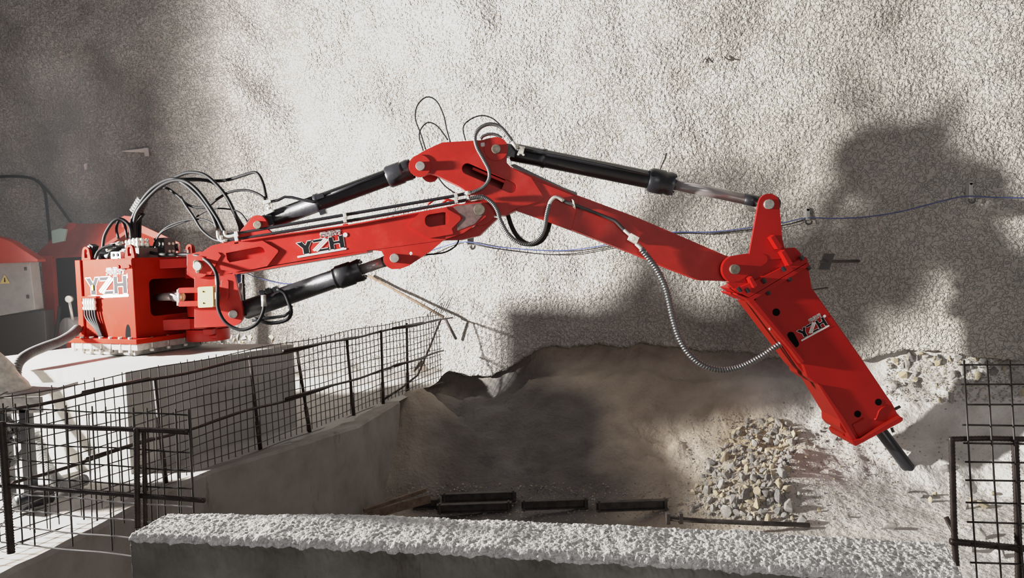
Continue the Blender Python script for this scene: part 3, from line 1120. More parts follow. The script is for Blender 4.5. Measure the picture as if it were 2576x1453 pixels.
# --- hydraulic cylinders
def ram(name, p0, p1, prof, rodr, gl0, gl1, glr, barrel0, rod_end, barmat, label):
    """p0, p1: pin centres in the photo; fractions along p0->p1"""
    a, b = W(*p0, YC), W(*p1, YC)
    A = lambda t: a.lerp(b, t)
    mb = MB()
    mb.lathe(a, b, [(t, pm(r, YC)) for t, r in prof])
    e = MB()
    # foot eye
    mb.cyl(Vector((a.x, YC - .13, a.z)), Vector((a.x, YC + .13, a.z)), pm(19, YC), 24)
    d = (b - a).normalized()
    mb.bar(A(0.0), A(barrel0 + .01), .24, pm(30, YC))
    root = mb.build(name, barmat, breaker, label=label)
    mb = MB()
    mb.lathe(a, b, [(gl0, pm(glr * .86, YC)), (gl0 + .012, pm(glr, YC)), (gl0 + (gl1 - gl0) * .62, pm(glr, YC)), (gl0 + (gl1 - gl0) * .66, pm(glr * .9, YC)), (gl1 - .01, pm(glr * .97, YC)), (gl1, pm(glr * .9, YC))])
    dd = d
    s = dd.cross(Vector((0, 1, 0))).normalized()
    for k in range(10):
        q = 2 * pi * k / 10
        o = (s * cos(q) + Vector((0, 1, 0)) * sin(q)) * pm(glr * .78, YC)
        mb.cyl(A(gl1) + o - dd * .01, A(gl1) + o + dd * .022, .016, 8)
    mb.build('gland_nut', barmat, root)
    mb = MB()
    mb.cyl(A(gl1 - .01), A(rod_end), pm(rodr, YC), 24)
    mb.build('piston_rod', 'chrome', root)
    mb = MB()
    mb.cyl(A(rod_end), A(0.965), pm(rodr * 1.06, YC), 24)
    mb.cyl(Vector((b.x, YC - .13, b.z)), Vector((b.x, YC + .13, b.z)), pm(rodr * 1.45, YC), 24)
    mb.build('rod_eye', 'black', root)
    return root, A, d, s


stick, SA, sd, ss = ram('hydraulic_cylinder', (648, 566), (1056, 417), [(.09, 20), (.10, 22), (.36, 22), (.362, 24), (.39, 24), (.392, 21), (.80, 21.5)], 15, .80, .945, 28, .10, .947, 'blackdust', 'black cylinder over the boom, driving the stick')
tilt, TA, td, ts_ = ram('hydraulic_cylinder', (1248, 374), (1936, 513), [(.055, 19), (.06, 23), (.165, 23), (.168, 24.5), (.18, 24.5), (.182, 22.5), (.56, 22.5)], 13.5, .555, .645, 31, .06, .905, 'black', 'long black cylinder above the stick, with bright rod')
lift, LA, ld, ls_ = ram('hydraulic_cylinder', (586, 790), (992, 649), [(.07, 22), (.08, 24.5), (.30, 24.5), (.31, 24.5), (.63, 24), (.632, 26), (.645, 26), (.647, 24)], 13, .645, .80, 30, .08, .93, 'blackdust', 'black cylinder under the boom, raising it')

# port block and branch pipe on the stick cylinder
mb = MB()
mb.tube([W(x, y, 9.5) for x, y in ((678, 508), (700, 503), (716, 495), (735, 496), (762, 503), (788, 508), (800, 505))], pm(3.6, YF), 8)
mb.tube([W(x, y, 9.52) for x, y in ((800, 500), (900, 462), (985, 430))], pm(4.0, YF), 8)
mb.box(W(806, 494, 9.52), sd * .05, (0, .04, 0), ss * .03)
mb.box(W(813, 533, 9.45), sd * .04, (0, .04, 0), ss * .03)
mb.build('cylinder_pipe', 'black', stick)
mb = MB()
mb.cyl(W(671, 498, 9.5), W(676, 516, 9.5), .022, 8)
mb.box(W(674, 507, 9.5), (.045, 0, .01), (0, .03, 0), (0, 0, .022))
mb.cyl(W(676, 520, 9.5), W(680, 534, 9.52), .03, 8)
mb.box(W(678, 533, 9.52), (.05, 0, .02), (0, .04, 0), (-.01, 0, .02))
mb.build('port_block', 'zinc', stick, 0.003)
# ports on the tilt cylinder
mb = MB()
mb.box(W(1311, 379, 9.46), td * .035, (0, .05, 0), ts_ * .05)
for k in ((1303, 371), (1318, 371), (1304, 388), (1317, 389)):
    mb.cyl(W(k[0], k[1], 9.40), W(k[0], k[1], 9.47), .016, 6, smooth=False)
mb.cyl(W(1298, 364, 9.42), W(1310, 378, 9.44), .022, 8)
mb.build('port_block', 'zinc', tilt, 0.003)
mb = MB()
mb.tube([W(x, y, 9.46) for x, y in ((1318, 375), (1400, 392), (1520, 416), (1632, 440))], pm(4.5, YF), 8)
mb.build('cylinder_pipe', 'black', tilt)
# hose port on the lift cylinder
mb = MB()
for q in ((660, 736), (676, 731), (695, 727)):
    mb.box(W(q[0], q[1], 9.44), ld * .03, (0, .035, 0), ls_ * .035)
mb.tube([W(x, y, 9.43) for x, y in ((655, 738), (676, 731), (697, 726))], pm(4.5, YF), 8)
mb.tube([W(x, y, 9.43) for x, y in ((634, 806), (660, 801), (690, 798), (716, 794), (731, 783), (733, 768))], pm(4, YF), 8)
mb.build('port_block', 'black', lift, 0.003)

# --- stick (outer arm)
elbow = arc(1056, 417, 27, 235, 118, 12) + [(1070, 377), (1112, 358), (1212, 352), (1230, 347)] + arc(1248, 374, 29, 95, -20, 12) + [(1274, 408), (1286, 421), (1336, 446), (1369, 497, 5), (1362, 506, 5), (1318, 518), (1290, 528), (1272, 541)] + arc(1206, 527, 40, -20, -150, 10) + arc(1206, 527, 40, 210, 130, 6) + [(1170, 478), (1154, 467), (1112, 447), (1098, 440), (1080, 436)]
elbow = [p[:2] for p in elbow]
slotE = slot(1176, 424, 1285, 471, 14)
mb = MB()
pplate(mb, elbow, 9.44, 9.80, [slotE], hollow=True, rim=0.05)
for y0, y1 in ((9.425, 9.47), (9.77, 9.815)):
    pplate(mb, arc(1056, 417, 28, 0, 345, 22), y0, y1)
    pplate(mb, arc(1248, 374, 30, 0, 345, 22), y0, y1)
# visible lower ledge inside the slot
mb.plate([W(1190, 420, 9.50), W(1293, 464, 9.50), W(1292, 470, 9.50), W(1188, 426, 9.50)], (0, 0.22, 0))
# second cheek behind the left ear
pplate(mb, arc(1082, 436, 22, 200, 340, 8) + [(1070, 420)], 9.72, 9.76)
# main beam
beam = [(1285, 420), (1343, 442), (1451, 490), (1599, 545), (1688, 583), (1822, 641), (1850, 650), (1858, 690), (1829, 707), (1761, 705), (1684, 675), (1599, 639), (1437, 577), (1368, 551), (1300, 528), (1272, 541), (1260, 480)]
pplate(mb, beam, 9.47, 9.77)
pplate(mb, arc(1850, 677, 30, 0, 345, 22), 9.44, 9.80)
arm = mb.build('stick', 'red', breaker, 0.006)
mb = MB()
# sleeve and chamfered side plates along the beam
pplate(mb, [(1300, 470), (1345, 452), (1458, 497), (1437, 579), (1366, 553), (1300, 530)], 9.455, 9.475)
mb.build('sleeve_plate', 'red', arm, 0.005)
mb = MB()
pplate(mb, [(1285, 414), (1295, 412), (1340, 434), (1420, 472), (1452, 484), (1452, 490), (1343, 443), (1292, 421)], 9.60, 9.70)
mb.build('pressure_pipe', 'black', arm, label='black pipe lying along the top edge')
pin(1057, 417, 11.5, 9.37, 9.87, 'steel', arm)
pin(1248, 374, 11.5, 9.37, 9.87, 'steel_dark' if 'steel_dark' in M else 'pinbrown', arm)
mb = MB()
pplate(mb, rpoly([(1209, 359, 2), (1219, 358, 2), (1220, 368, 2), (1210, 369, 2)]), 9.435, 9.445)
mb.build('decal', 'white', arm, label='small white sticker')
mb = MB()
mb.tube(smooth_path([W(x, y, 9.42) for x, y in ((1407, 499), (1425, 508), (1445, 515), (1484, 530), (1530, 548), (1548, 556), (1564, 572), (1584, 590))], .03), pm(4.3, YF), 10)
mb.build('pressure_pipe', 'darkgrey', arm)
mb = MB()
mb.box(W(1443, 513, 9.41), (0.012, 0, -.01), (0, 0.05, 0), (-0.01, 0, 0.05))
mb.build('pipe_clamp', 'zinc', arm, 0.004)
mb = MB()
mb.box(W(1593, 600, 9.39), (0.05, 0, -.03), (0, 0.06, 0), (0.02, 0, 0.04))
mb.cyl(W(1593, 600, 9.31), W(1593, 600, 9.40), .028, 6, smooth=False)
mb.cyl(W(1585, 591, 9.39), W(1570, 578, 9.41), .022, 10)
mb.cyl(W(1600, 612, 9.39), W(1625, 636, 9.37), .026, 10)
mb.build('hose_block', 'zinc', arm, 0.004)
mb = MB()
mb.tube(smooth_path([W(x, y, 9.41) for x, y in ((1381, 516), (1385, 506), (1394, 497), (1404, 497), (1418, 505))], .02), pm(5, YF), 10)
mb.build('pipe_elbow', 'zinc', arm)

# --- hammer bracket (top of the hammer)
up = rpoly([(1885, 640), (1908, 505, 1)], 1)
upr = [(1885, 640)] + arc(1935, 513, 26.5, 172, 8, 14) + [(1962, 530), (1968, 600), (1976, 632), (1976, 650), (1890, 655)]
body = arc(1850, 677, 35, 262, 108, 14) + [(1875, 638), (1920, 632), (1960, 629), (1972, 624), (1999, 622, 4), (2008, 630), (2030, 655), (1880, 752), (1850, 732), (1828, 708)]
body = [p[:2] for p in body]
ear = arc(1850, 677, 33, 262, 108, 14) + [(1880, 640), (1920, 638, 3)] + arc(1918, 652, 13, 80, -40, 6) + [(1900, 680), (1862, 705)]
ear = [p[:2] for p in ear]
mb = MB()
for y0, y1 in ((9.33, 9.38), (9.86, 9.91)):
    pplate(mb, upr, y0, y1)
for y0, y1 in ((9.345, 9.395), (9.845, 9.895)):
    pplate(mb, body, y0, y1)
for y0, y1 in ((9.325, 9.35), (9.89, 9.915)):
    pplate(mb, ear, y0, y1)
# cross plates
pplate(mb, [(1900, 648), (1976, 640), (2005, 650), (1900, 720)], 9.38, 9.86)
bracket = mb.build('hammer_bracket', 'red_hammer', breaker, 0.006)
mb = MB()
pplate(mb, [(1849, 727), (1863, 722), (2026, 645), (2031, 650), (2033, 658), (1884, 748), (1872, 742)], 9.28, 9.98)
pplate(mb, [(1852, 737), (1868, 744), (1884, 749), (2034, 659), (2037, 668), (1889, 758), (1868, 748), (1855, 742)], 9.28, 9.98)
mb.build('bolted_flange', 'red_hammer', bracket, 0.004)
for pts in ([(1939, 597), (1948, 590), (1968, 620), (1964, 627), (1957, 626)], [(1966, 634), (1974, 628), (1995, 662), (1985, 668)], [(1885, 700), (1892, 695), (1906, 718), (1897, 724)]):
    mb = MB()
    pplate(mb, pts, 9.20, 9.345)
    mb.build('gusset', 'red_hammer', bracket, 0.003)
for (x, y) in ((2017, 648), (1971, 676), (1922, 706), (1880, 730), (1860, 728)):
    mb = MB()
    a = W(x, y, 9.24)
    dn = (W(2250, 1085, YC) - W(1990, 690, YC)).normalized()
    mb.cyl(a - dn * .03, a + dn * .03, .026, 6, smooth=False)
    mb.build('flange_bolt', 'black', bracket)
for (x, y) in ((2034, 672), (1985, 701), (1932, 735), (1893, 762)):
    mb = MB()
    a = W(x, y, 9.30)
    mb.cyl(a - dn * .02, a + dn * .03, .026, 6, smooth=False)
    mb.build('flange_bolt', 'black', bracket)
pin(1850, 677, 12.5, 9.27, 9.95, 'pinbrown', bracket)
pin(1936, 513, 12.5, 9.28, 9.96, 'steel', bracket, 6 * 2)

# --- hydraulic hammer
YH0, YH1 = 9.34, 9.92
front = [(1893, 752), (2033, 668), (2043, 724), (2167, 900), (2232, 996), (2246, 1016), (2258, 1040), (2271, 1052), (2156, 1116), (2142, 1096), (2112, 1054), (2060, 968), (2048, 962), (2030, 948), (2019, 918)]
plug = [rpoly([(1978, 838, 10), (1995, 832, 10), (2013, 868, 10), (1998, 876, 10)]), arc(1953, 785, 9.5, 0, 345, 18), arc(2158, 1041, 8.5, 0, 345, 18), arc(2210, 1011, 8.5, 0, 345, 18)]
mb = MB()
pplate(mb, front, YH0, YH1)
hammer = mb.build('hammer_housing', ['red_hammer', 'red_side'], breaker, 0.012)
def dim_lamp_side(o):
    """lamp-facing hammer sides coloured darker to weaken their red bounce on the muck"""
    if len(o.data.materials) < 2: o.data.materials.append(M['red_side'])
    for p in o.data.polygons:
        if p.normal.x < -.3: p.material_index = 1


dim_lamp_side(hammer)
for i, pg in enumerate(plug):
    mb = MB()
    pplate(mb, pg, YH0 - .006, YH0 + .01)
    mb.build('housing_plug', 'dark', hammer)
# side rail whose edge catches the light
mb = MB()
pplate(mb, [(1882, 757), (1896, 752), (2024, 908), (2016, 916), (1990, 880)], 9.27, 9.40)
pplate(mb, [(1885, 760), (1897, 757), (2018, 912), (2025, 940), (2010, 925), (1968, 868), (1940, 832)], 9.40, 9.92)
pplate(mb, [(1897, 756), (1904, 752), (2028, 906), (2022, 911)], 9.29, 9.345)
dim_lamp_side(mb.build('side_rail', 'red_hammer', hammer, 0.004))
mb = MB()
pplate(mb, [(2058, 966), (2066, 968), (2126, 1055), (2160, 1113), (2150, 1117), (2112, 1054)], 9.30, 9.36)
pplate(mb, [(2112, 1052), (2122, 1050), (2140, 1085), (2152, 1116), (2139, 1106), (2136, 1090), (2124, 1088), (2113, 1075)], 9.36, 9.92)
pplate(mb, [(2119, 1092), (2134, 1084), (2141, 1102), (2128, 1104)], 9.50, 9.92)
dim_lamp_side(mb.build('lower_rail', 'red_hammer', hammer, 0.004))
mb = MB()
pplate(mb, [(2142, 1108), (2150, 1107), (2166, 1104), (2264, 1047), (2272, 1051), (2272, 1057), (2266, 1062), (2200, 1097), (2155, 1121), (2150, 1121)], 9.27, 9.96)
dim_lamp_side(mb.build('bottom_flange', 'red_hammer', hammer, 0.006))
for pts in ([(2172, 1052), (2145, 1068), (2162, 1102)], [(2200, 1055), (2205, 1052), (2211, 1034), (2217, 1027), (2233, 1019)]):
    mb = MB()
    mb.tube([W(x, y, YH0 - .002) for x, y in pts], .012, 6)
    mb.build('raised_bead', 'red_hammer', hammer)
mb = MB()
dnx = (W(2310, 1215, YC) - W(2216, 1085, YC)).normalized()
ta, tb = W(2216, 1085, YC), W(2312, 1211, YC)
mb.lathe(ta - dnx * .1, tb, [(0, .078), (.93, .078), (.985, .072), (1.0, .05)], 26)
mb.build('chisel', 'black', hammer, label='black steel chisel point pressed into the rock')
logo(lambda u, v: W(2017 + 64 * u - 12 * v, 852 - 35 * u - 20 * v, YH0 - .002), hammer, Vector((0, -1, 0)), 0.04)
for a, b in (((2248, 1030, 9.6), (2264, 1022, 9.6)), ((2243, 1076, 9.7), (2247, 1086, 9.7))):
    mb = MB()
    mb.cyl(W(*a), W(*b), .02, 8)
    mb.build('grease_nipple', 'rust', hammer)
for (x, y) in ((1925, 805), (1938, 826)):
    mb = MB()
    mb.cyl(W(x, y, 9.37), W(x - 3, y + 2, 9.37), .016, 8)
    mb.build('grease_nipple', 'zinc', hammer)


# --- hoses
def hose(pts, r, mat='rubber', Y=9.5, parent=None, name='hydraulic_hose', rf=None, step=.03, n=8, label=None):
    P = []
    k = len(pts)
    for i, p in enumerate(pts):
        yy = Y if not isinstance(Y, tuple) else Y[0] + (Y[1] - Y[0]) * i / (k - 1)
        P.append(W(p[0], p[1], p[2] if len(p) > 2 else yy))
    mb = MB()
    mb.tube(smooth_path(P, step), pm(r, 9.5), n, rf=rf)
    return mb.build(name, mat, parent, label=label)


HS = [
    ([(330, 600), (329, 565), (347, 520), (384, 474), (430, 450), (463, 462), (504, 499), (533, 540), (547, 575)], 5.0, (9.85, 9.46)),
    ([(336, 604), (338, 557), (353, 520), (405, 468), (454, 453), (496, 478), (541, 540), (564, 583)], 4.6, (9.80, 9.45)),
    ([(342, 600), (343, 560), (360, 510), (400, 468), (446, 443), (483, 433), (524, 445), (570, 495), (599, 557), (606, 585)], 4.4, (9.9, 9.5)),
    ([(348, 606), (349, 560), (356, 520), (413, 458), (470, 452), (529, 456), (562, 483), (590, 536), (612, 572)], 4.4, (9.95, 9.55)),
    ([(345, 596), (350, 520), (405, 460), (483, 450), (540, 455), (578, 451), (611, 441), (644, 434), (661, 460), (670, 499)], 4.0, (9.95, 9.5)),
    ([(352, 600), (356, 540), (378, 492), (413, 472), (446, 491), (475, 516), (516, 521), (549, 499), (578, 483), (619, 478), (650, 488), (668, 501)], 3.4, (9.9, 9.48)),
    ([(455, 495), (467, 516), (487, 545), (508, 578), (535, 600), (556, 607)], 3.4, (9.75, 9.44)),
    ([(384, 630), (392, 605), (409, 582), (446, 565), (487, 549), (516, 532), (553, 524), (599, 532), (622, 556)], 2.2, (9.85, 9.5)),
    ([(382, 632), (395, 596), (417, 573), (454, 557), (496, 551), (525, 556), (545, 570)], 2.2, (9.9, 9.5)),
    ([(258, 625), (264, 590), (285, 557), (306, 551), (326, 569), (331, 602)], 4.2, (9.65, 9.75)),
    ([(298, 600), (293, 575), (300, 553), (313, 563), (320, 600)], 3.4, (9.70, 9.8)),
    ([(240, 650), (246, 634), (262, 622), (290, 615)], 4.0, (9.6, 9.65)),
    ([(270, 650), (278, 634), (290, 627), (310, 622)], 3.6, (9.6, 9.7)),
    ([(282, 650), (288, 640), (300, 632), (316, 628)], 3.6, (9.62, 9.72)),
    ([(362, 536), (345, 562), (341, 598), (350, 618), (370, 632), (413, 640), (487, 641), (520, 656), (541, 681), (547, 706), (547, 747), (550, 780), (570, 813), (607, 829), (644, 815), (662, 784), (664, 755), (664, 741)], 4.4, None),
    ([(697, 727), (715, 736), (726, 760), (733, 785), (724, 802), (703, 810), (675, 812), (654, 806), (640, 800)], 4.6, (9.42, 9.42)),
    ([(640, 806), (660, 800)], 3.5, (9.5, 9.5)),
]
for pts, r, yy in HS[:-1]:
    if yy is None:
        k = len(pts)
        P = [(x, y, 9.85 if i < 3 else 9.85 - (i - 3) * .12 if i < 8 else 9.28 if i < 15 else 9.28 + (i - 14) * .05) for i, (x, y) in enumerate(pts)]
        hose(P, r, parent=breaker)
    else:
        hose(pts, r, Y=yy, parent=breaker)
# bare steel ends on the long looped hose
for seg in ([(547, 688), (548, 716)], [(547, 735), (547, 752)], [(663, 742), (664, 770)]):
    mb = MB()
    mb.cyl(W(*seg[0], 9.30), W(*seg[1], 9.30), .030, 10)
    mb.build('hose_ferrule', 'zinc' if seg[0][1] != 735 else 'pinbrown', breaker)
# tape round the hose bundle
mb = MB()
mb.tube([W(341 + i * .9, 536 - i * 1.5, 9.86) for i in range(23)], .1, 14, rf=lambda i, s: .085 if i % 4 else .068)
mb.build('hose_tie', 'rubber_grey', breaker, label='grey tape wrapped round the hose bundle')


def coil(i, s, r0=1.0):
    return r0


def corr(r, period=.022, depth=.16):
    return lambda i, s: r * (1 - depth * (0.5 + 0.5 * cos(2 * pi * s / period)))


hose([(1168, 487), (1188, 483), (1212, 473), (1229, 453), (1230, 429), (1215, 399), (1200, 371), (1195, 344), (1206, 323), (1230, 312), (1257, 318), (1276, 338), (1291, 359), (1305, 376)], 5.0, 'armour', (9.42, 9.41), breaker, 'armoured_hose', corr(pm(5.2, 9.4), .02, .14), .005, 10)
hose([(1209, 350), (1216, 342), (1232, 337), (1248, 339), (1262, 347)], 4, 'armour', 9.65, breaker, 'armoured_hose', corr(pm(4.4, 9.4), .02, .14), .005, 10)
hose([(1179, 500), (1212, 495), (1236, 508), (1251, 529), (1260, 556), (1279, 589), (1303, 608), (1330, 614), (1354, 602), (1369, 577), (1375, 541), (1382, 513)], 6, 'armour', 9.33, breaker, 'armoured_hose', corr(pm(6.0, 9.4), .022, .2), .005, 10)
hose([(1276, 535), (1288, 571), (1306, 599), (1333, 614), (1363, 604), (1380, 572), (1386, 535)], 6, 'rubber', 9.86, breaker)
hose([(1612, 625), (1628, 644), (1654, 680), (1676, 728), (1693, 801), (1710, 852), (1735, 891), (1769, 918), (1812, 930), (1863, 923), (1915, 897), (1950, 873), (1975, 858)], 9, 'armour', (9.37, 9.45), breaker, 'armoured_hose', corr(pm(8.6, 9.4), .034, .30), .006, 12, label='long spring armoured hose hanging to the hammer')
for pts in ([(1071, 376), (1058, 335), (1045, 299), (1050, 265), (1073, 244), (1097, 253), (1115, 287), (1124, 326), (1133, 358)],
            [(1065, 379), (1055, 347), (1058, 326), (1076, 308), (1100, 317), (1127, 352)],
            [(1171, 353), (1165, 323), (1176, 305), (1206, 291), (1236, 296), (1262, 318), (1285, 345), (1300, 372)]):
    hose(pts, 1.7, 'rubber', 9.72, breaker, 'thin_cable', n=6)
for pts in ([(1102, 446), (1120, 468), (1148, 488)], [(1157, 594), (1148, 616), (1125, 632), (1098, 638), (1070, 640)], [(655, 783), (668, 800)]):
    hose(pts, 2.0, 'rubber', 9.55, breaker, 'thin_cable', n=6)
for a, b, r in (((1184, 484, 9.42), (1171, 487, 9.42), .030), ((1184, 499, 9.36), (1216, 495, 9.34), .034), ((1288, 356, 9.41), (1302, 374, 9.41), .028)):
    mb = MB()
    mb.cyl(W(*a), W(*b), r, 8)
    mb.build('hose_ferrule', 'zinc', breaker)

# ------------------------------------------------------------------ fences
def ribbed(r, period=.016, d=.14):
    return lambda i, s: r * (1 - d * (i % 2))


def seg_pts(a, b, step):
    a, b = Vector(a), Vector(b)
    n = max(2, int((b - a).length / step))
    return [a.lerp(b, i / n) for i in range(n + 1)]


def far_xy(Y):
    return -2.975 + (Y - 8.93) * 0.386


def far_pt(Y, z):
    return Vector((far_xy(Y) + 0.02 * sin(Y * 2.1), Y, z + EYE))


fence = empty('mesh_fence', far_pt(8.9, FZ), 'long mesh fence with rusty posts and two rails along the retaining wall top', 'fence')
mb = MB()
wr = 0.0055
Y = 5.2
k = 0
while Y < 13.3:
    zt = -0.985 + 0.015 * sin(k * 1.7)
    lean = 0.012 * sin(k * 0.6)
    a, b = far_pt(Y, FZ + 0.03), far_pt(Y, zt)
    b.x += lean
    mb.tube([a, b], wr, 4)
    Y += 0.098
    k += 1
for j in range(13):
    z = -1.0 - j * 0.1
    pts = [far_pt(5.2 + 8.1 * i / 60, z + 0.012 * sin(i * 0.5 + j)) for i in range(61)]
    mb.tube(pts, wr, 4)
# bent up flap where the mesh meets the rock wall
for i in range(9):
    mb.tube([far_pt(12.7 + i * .1, -0.99), far_pt(12.7 + i * .1, -0.99 + 0.05 * i * .7) + Vector((0.06 * i * .3, 0, 0))], wr, 4)
for j in range(3):
    mb.tube([far_pt(12.9 + j * .15, -0.95 + .09 * j), far_pt(13.5, -0.80 + .09 * j)], wr, 4)
mb.build('mesh_panel', 'wire', fence)
for pr in ((-1.1, 'top_rail'), (-1.69, 'lower_rail')):
    mb = MB()
    z = pr[0]
    mb.tube([far_pt(5.2 + 8.55 * i / 40, z + 0.012 * sin(i * .9) + (.03 if pr[1] == 'lower_rail' and i > 30 else 0)) - Vector((-0.02, 0.0, 0)) for i in range(41 if pr[1] == 'top_rail' else 39)], 0.016, 6)
    # doubled overlaps where the bars are joined
    for (ya, yb) in ((9.2, 10.1), (11.7, 12.6), (6.6, 7.3)):
        mb.tube([far_pt(ya, z + .02) + Vector((.04, 0, 0)), far_pt(yb, z + .02) + Vector((.04, 0, 0))], 0.018, 6)
    mb.build(pr[1], 'rebar', fence)
for (bx, by), (tx, ty) in (((417, 1215), (389, 951)), ((655, 1130), (628, 894)), ((779, 1086), (746, 875)), ((890, 1045), (872, 853)), ((964, 1016), (959, 830)), ((1026, 990), (1023, 812))):
    a = WZ(bx, by, FZ)
    b = W(tx, ty, a.y)
    mb = MB()
    mb.tube([a, a.lerp(b, .3) , a.lerp(b, .301), b], .020, 8, rf=lambda i, s: .027 if i < 2 else .020)
    mb.build('post', 'rebar', fence)
mb = MB()
mb.tube([W(1110, 801, 13.4), W(1080, 875, 13.1), W(1051, 943, 12.7), W(1010, 975, 12.2), W(966, 1004, 11.55)], .018, 6)
mb.build('brace', 'rebar', fence)
rod = MB()
rod.tube([on_wall(926, 692, 0.10), W(1116, 797, 13.55)], .026, 8)
tag(rod.build('leaning_bar', 'wood'), 'brown bar slanting from the sprayed wall down to the end of the mesh fence', 'bar')
rod = MB()
rod.tube([W(1121, 803, 13.55), on_wall(1147, 852, 0.12)], .026, 8)
tag(rod.build('leaning_bar', 'rust'), 'short dark bar hanging below the far end of the mesh fence rail', 'bar')

# near fence at lower left
nA, nB = Vector((-3.02, 4.33)), Vector((-1.72, 3.93))


def near_pt(t, z, wrap=True):
    p = nA.lerp(nB, t)
    off = 0.0
    if wrap and t < 0.0:
        off = 1.6 * t * t
        p = Vector((p.x + (-t) * 0.45, p.y + off * 2.2))
    return Vector((p.x, p.y, z + EYE))


nf = empty('mesh_fence', near_pt(.5, -1.6), 'nearer mesh fence at lower left with lit bottom wires, tied to thick ribbed bars', 'fence')
mb = MB()
wr2 = 0.0046
rows = [-0.78 - 0.0985 * j for j in range(9)]
for j, z in enumerate(rows):
    tmax = 1.0 if z > -1.32 else 0.80
    pts = [near_pt(-0.35 + (tmax + 0.35) * i / 40, z + 0.003 * sin(i * .4 + j)) for i in range(41)]
    mb.tube(pts, wr2, 5, mi=1 if j > 4 else 0)  # lower rows get a pale colour standing in for lamplight on them
for i in range(16):
    t = -0.02 + i * 0.068
    zb = rows[-1] if t < 0.80 else -1.33
    if t > 1.0: break
    ztop = rows[0] + 0.03
    if 0.2 < t < 0.75: zb = -1.45 + (0.06 if i % 3 else -0.1)
    a = near_pt(t, zb)
    b = near_pt(t, ztop)
    b.x += 0.01
    mb.tube([a, b], wr2, 5)
mb.tube([near_pt(0.80, rows[-1]), near_pt(0.80, -1.38)], wr2, 5, mi=1)
mb.tube([near_pt(1.0, -1.4), near_pt(1.0, -0.75)], wr2, 5)
# thin offset wires of the overlapping sheet
for i in range(9):
    t = 0.02 + i * 0.112
    mb.tube([near_pt(t, -1.5) + Vector((0, .05, 0)), near_pt(t + .02, -0.80) + Vector((0, .05, 0))], wr2 * .8, 4)
mb.build('mesh_panel', ['wire', 'wirelight'], nf)
for z0, z1, t1, nm in ((-0.868, -0.862, 1.0, 'top_rail'), (-1.222, -1.222, 1.06, 'lower_rail')):
    mb = MB()
    mb.tube(seg_pts(near_pt(-0.05, z0, False) + Vector((0, -.022, 0)), near_pt(t1, z1) + Vector((0, -.022, 0)), .008), .0135, 8, rf=ribbed(.0145))
    mb.build(nm, 'rebar', nf)
for (tx, ty, bx, by, Y, r) in ((344, 1076, 346, 1326, 3.99, .017), (362, 1080, 366, 1322, 4.02, .014), (4, 1060, 28, 1390, 4.28, .023)):
    mb = MB()
    a = W(bx, by, Y)
    b = W(tx, ty, Y)
    mb.tube(seg_pts(a, b, .008), r, 8, rf=ribbed(r))
    mb.build('post', 'rebar', nf)

# ribbed bar frame and loose mesh sheet at lower right
RY = 3.35
rf_ = empty('rebar_frame', W(2400, 1440, RY), 'square frame of thick ribbed bars at the right edge, beyond the parapet end', 'bar frame')
for pts, r in (([(2394, 1100), (2399, 1290), (2402, 1370), (2406, 1420)], .0145), ([(2553, 1104), (2560, 1290), (2564, 1500)], .0165), ([(2390, 1104), (2480, 1102), (2640, 1105)], .0135), ([(2392, 1361), (2500, 1372), (2640, 1386)], .0165)):
    mb = MB()
    P = []
    for a, b in zip(pts, pts[1:]):
        P += seg_pts(W(*a, RY), W(*b, RY), .008)[:-1]
    P.append(W(*pts[-1], RY))
    mb.tube(P, r, 10, rf=ribbed(r))
    mb.build('ribbed_bar', 'rebar', rf_)
mb = MB()
mb.tube([W(2380, 1300, RY + .1), W(2398, 1335, RY + .06), W(2404, 1352, RY + .03)], .012, 6)
mb.build('tie_wire', 'rebar', rf_)
ms = MB()
VX = [((2425, 905), (2461, 1500)), ((2483, 905), (2522, 1500)), ((2540, 905), (2579, 1500)), ((2597, 905), (2636, 1500))]
MY = RY - 0.03
for a, b in VX:
    ms.tube([W(*a, MY), W((a[0] + b[0]) / 2 - 2, 1200, MY), W(*b, MY)], .0044, 6)
for x0, y0, dy in ((2415, 917, 0), (2417, 966, 0), (2432, 1017, 0), (2421, 1068, 2), (2424, 1114, 2), (2428, 1161, 2), (2429, 1207, 2), (2430, 1263, 3), (2433, 1312, 4), (2445, 1366, 6), (2441, 1414, 4)):
    ms.tube([W(x0, y0, MY + .010), W(2640, y0 + dy * 1.6, MY + .010)], .0044, 6)
mo = ms.build('wire_mesh_sheet', ['wire'])
tag(mo, 'loose sheet of square wire mesh standing upright at the right edge', 'wire mesh')

# ------------------------------------------------------------------ on the tunnel wall
hooks = []
for i, (x, y, lab, dim) in enumerate(((1172, 606, 'small pale hanger on the wall under the boom end, holding blue cord', 0), (2030, 541, 'pale hanger with hook on the wall just right of the hammer bracket', 1), (2438, 482, 'grey hanger on the shadowed wall at far right, holding the cord', 2))):
    p = on_wall(x, y, 0.06)
    r = empty('cable_hanger', p, lab, 'hanger', 'hangers holding the cord along the wall')
    s = p.y / F
    mb = MB()
    hgt = (10, 14, 20)[i]
    mb.box(p + Z3 * s * 2, (s * 4.5, 0, 0), (0, .05, 0), Z3 * s * hgt)
    mb.cyl(p + Vector((0, -.05, s * hgt)), p + Vector((0, .08, s * hgt)), s * 5, 8)
    mb.build('strap', 'joist', r, 0.004)
    mb = MB()
    q = p - Z3 * s * (hgt + 2) + Vector((0, -.06, 0))
    mb.tube([q + Vector((cos(a) * s * 8, 0, sin(a) * s * 7)) for a in [radians(d) for d in range(150, 400, 25)]], s * 2.2, 6)
    mb.build('hook', 'joist' if i == 0 else 'darkgrey', r)
    hooks.append(q)


